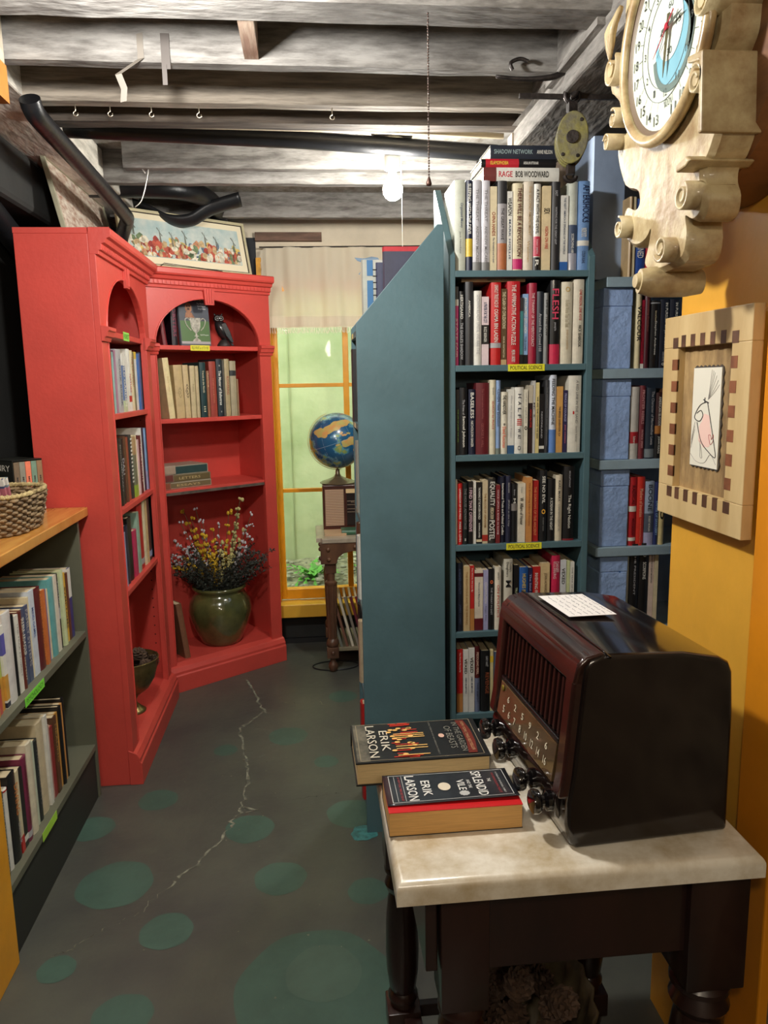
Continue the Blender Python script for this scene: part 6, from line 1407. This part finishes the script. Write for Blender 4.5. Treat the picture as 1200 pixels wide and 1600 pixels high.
bm = nb(); bmesh.ops.create_uvsphere(bm, u_segments=48, v_segments=32, radius=GR); o = build('sphere', bm, gm, gb_, smooth=True); o.location = GC; o.rotation_euler = (0, R(-12), R(40))
bm = nb()
tube(bm, [((GR+.0001)*math.cos(6.283*k/60), (GR+.0001)*math.sin(6.283*k/60), 0) for k in range(60)], .0009, 4, closed=True)
for k in range(12):
    a_ = math.pi*k/12*2; tube(bm, [((GR)*math.cos(R(l))*math.cos(a_), (GR)*math.cos(R(l))*math.sin(a_), (GR)*math.sin(R(l))) for l in range(-85, 86, 10)], .0004, 4)
o = build('grid_lines', bm, mat((150,176,186), rough=.5), gb_); o.location = GC; o.rotation_euler = (0, R(-18), 0)
bm = nb() # pale gold lands facing the room: a broad one at right, islands, and a long continent over the top left
def onglobe(x, z, e=.0006): return (x, -math.sqrt(max(1e-6, (GR+e)**2-x*x-z*z)), z)
def land(cxx, czz2, s_, asp=.72, ph=.6, sk=0):
    rings = []
    for f_ in (0.02, .35, .7, 1):
        rr_s = []
        for k in range(24):
            q = 6.283*k/24; rr2 = .042*s_*f_*(1+.22*math.sin(2*q+ph)+.12*math.sin(5*q)); x = cxx+rr2*math.cos(q); z = czz2+rr2*asp*math.sin(q)+sk*(x-cxx); rr_s.append(bm.verts.new(onglobe(x, z)))
        rings.append(rr_s)
    for A, B in zip(rings, rings[1:]):
        for k in range(24): bm.faces.new((A[k], A[(k+1) % 24], B[(k+1) % 24], B[k]))
for q_ in ((.066,.004,1,.62,.6,.1),(.0,-.012,.28,.5,0,0),(-.020,.082,1.15,.62,1.2,.35),(-.085,.050,.75,.9,2.5,.2),(.040,.100,.6,.7,.3,0),(.035,.040,.3,.5,1,0),(.058,.048,.22,.6,2,0),(.02,.050,.2,.9,0,0),(.088,-.040,.14,1.2,0,0)): land(*q_)
o = build('land_patches', bm, mat((176,166,96), rough=.35, var=.5, vscale=30, dark=(200,140,80)), gb_, smooth=True); o.location = GC
bm = nb(); P = [(GR*1.03*math.sin(R(a_)), 0, GR*1.03*math.cos(R(a_))) for a_ in range(-20, -181-12, -8)]
rings = [[bm.verts.new((p[0], y, p[2])), bm.verts.new((p[0]*1.015, y, p[2]*1.015))] for p in P for y in (-.006,)]
r2_ = [[bm.verts.new((p[0], .006, p[2])), bm.verts.new((p[0]*1.015, .006, p[2]*1.015))] for p in P]
for i in range(len(P)-1):
    bm.faces.new((rings[i][0], rings[i+1][0], rings[i+1][1], rings[i][1])); bm.faces.new((r2_[i][0], r2_[i][1], r2_[i+1][1], r2_[i+1][0])); bm.faces.new((rings[i][1], rings[i+1][1], r2_[i+1][1], r2_[i][1])); bm.faces.new((rings[i][0], r2_[i][0], r2_[i+1][0], rings[i+1][0]))
o = build('meridian_arm', bm, mat((176,140,92), rough=.35, metal=.5), gb_); o.location = GC
lie('green book lying under the far wooden radio', .15, .35, .0001+.024, .7358, (52,100,72), (), (), True, .1, 3.985)
bm = nb(); box(bm, .06, .175, 3.97, 4.10, .7355, .748); tag(build('wooden_box', bm, mat((190,160,124), rough=.6)), 'flat pale wooden box on the far table beside the green book', 'box')
# magazines under the far table
for k in range(7):
    M_ = frame((.135+.030*k, 3.97, .1255)) @ Matrix.Rotation(R(-14), 4, 'Y')
    make_book('%s magazine leaning under the far table, %s from left' % (['grey','brown','cream','taupe','maroon','dark red','plum'][k], ordinal(k)), .013, .285, .20, [(120,120,110),(120,80,64),(200,190,170),(130,120,110),(100,34,44),(120,36,40),(90,40,60)][k], (), (), M_, False, 'magazines under the far table')
bm = nb(); tube(bm, [(.10+.125*math.cos(6.283*k/40), 4.02+.07*math.sin(6.283*k/40), .004) for k in range(40)], .0035, 6, closed=True); tag(build('cable_loop', bm, BLACKP, smooth=True), 'loop of black cable on the floor round the far table leg', 'cable')
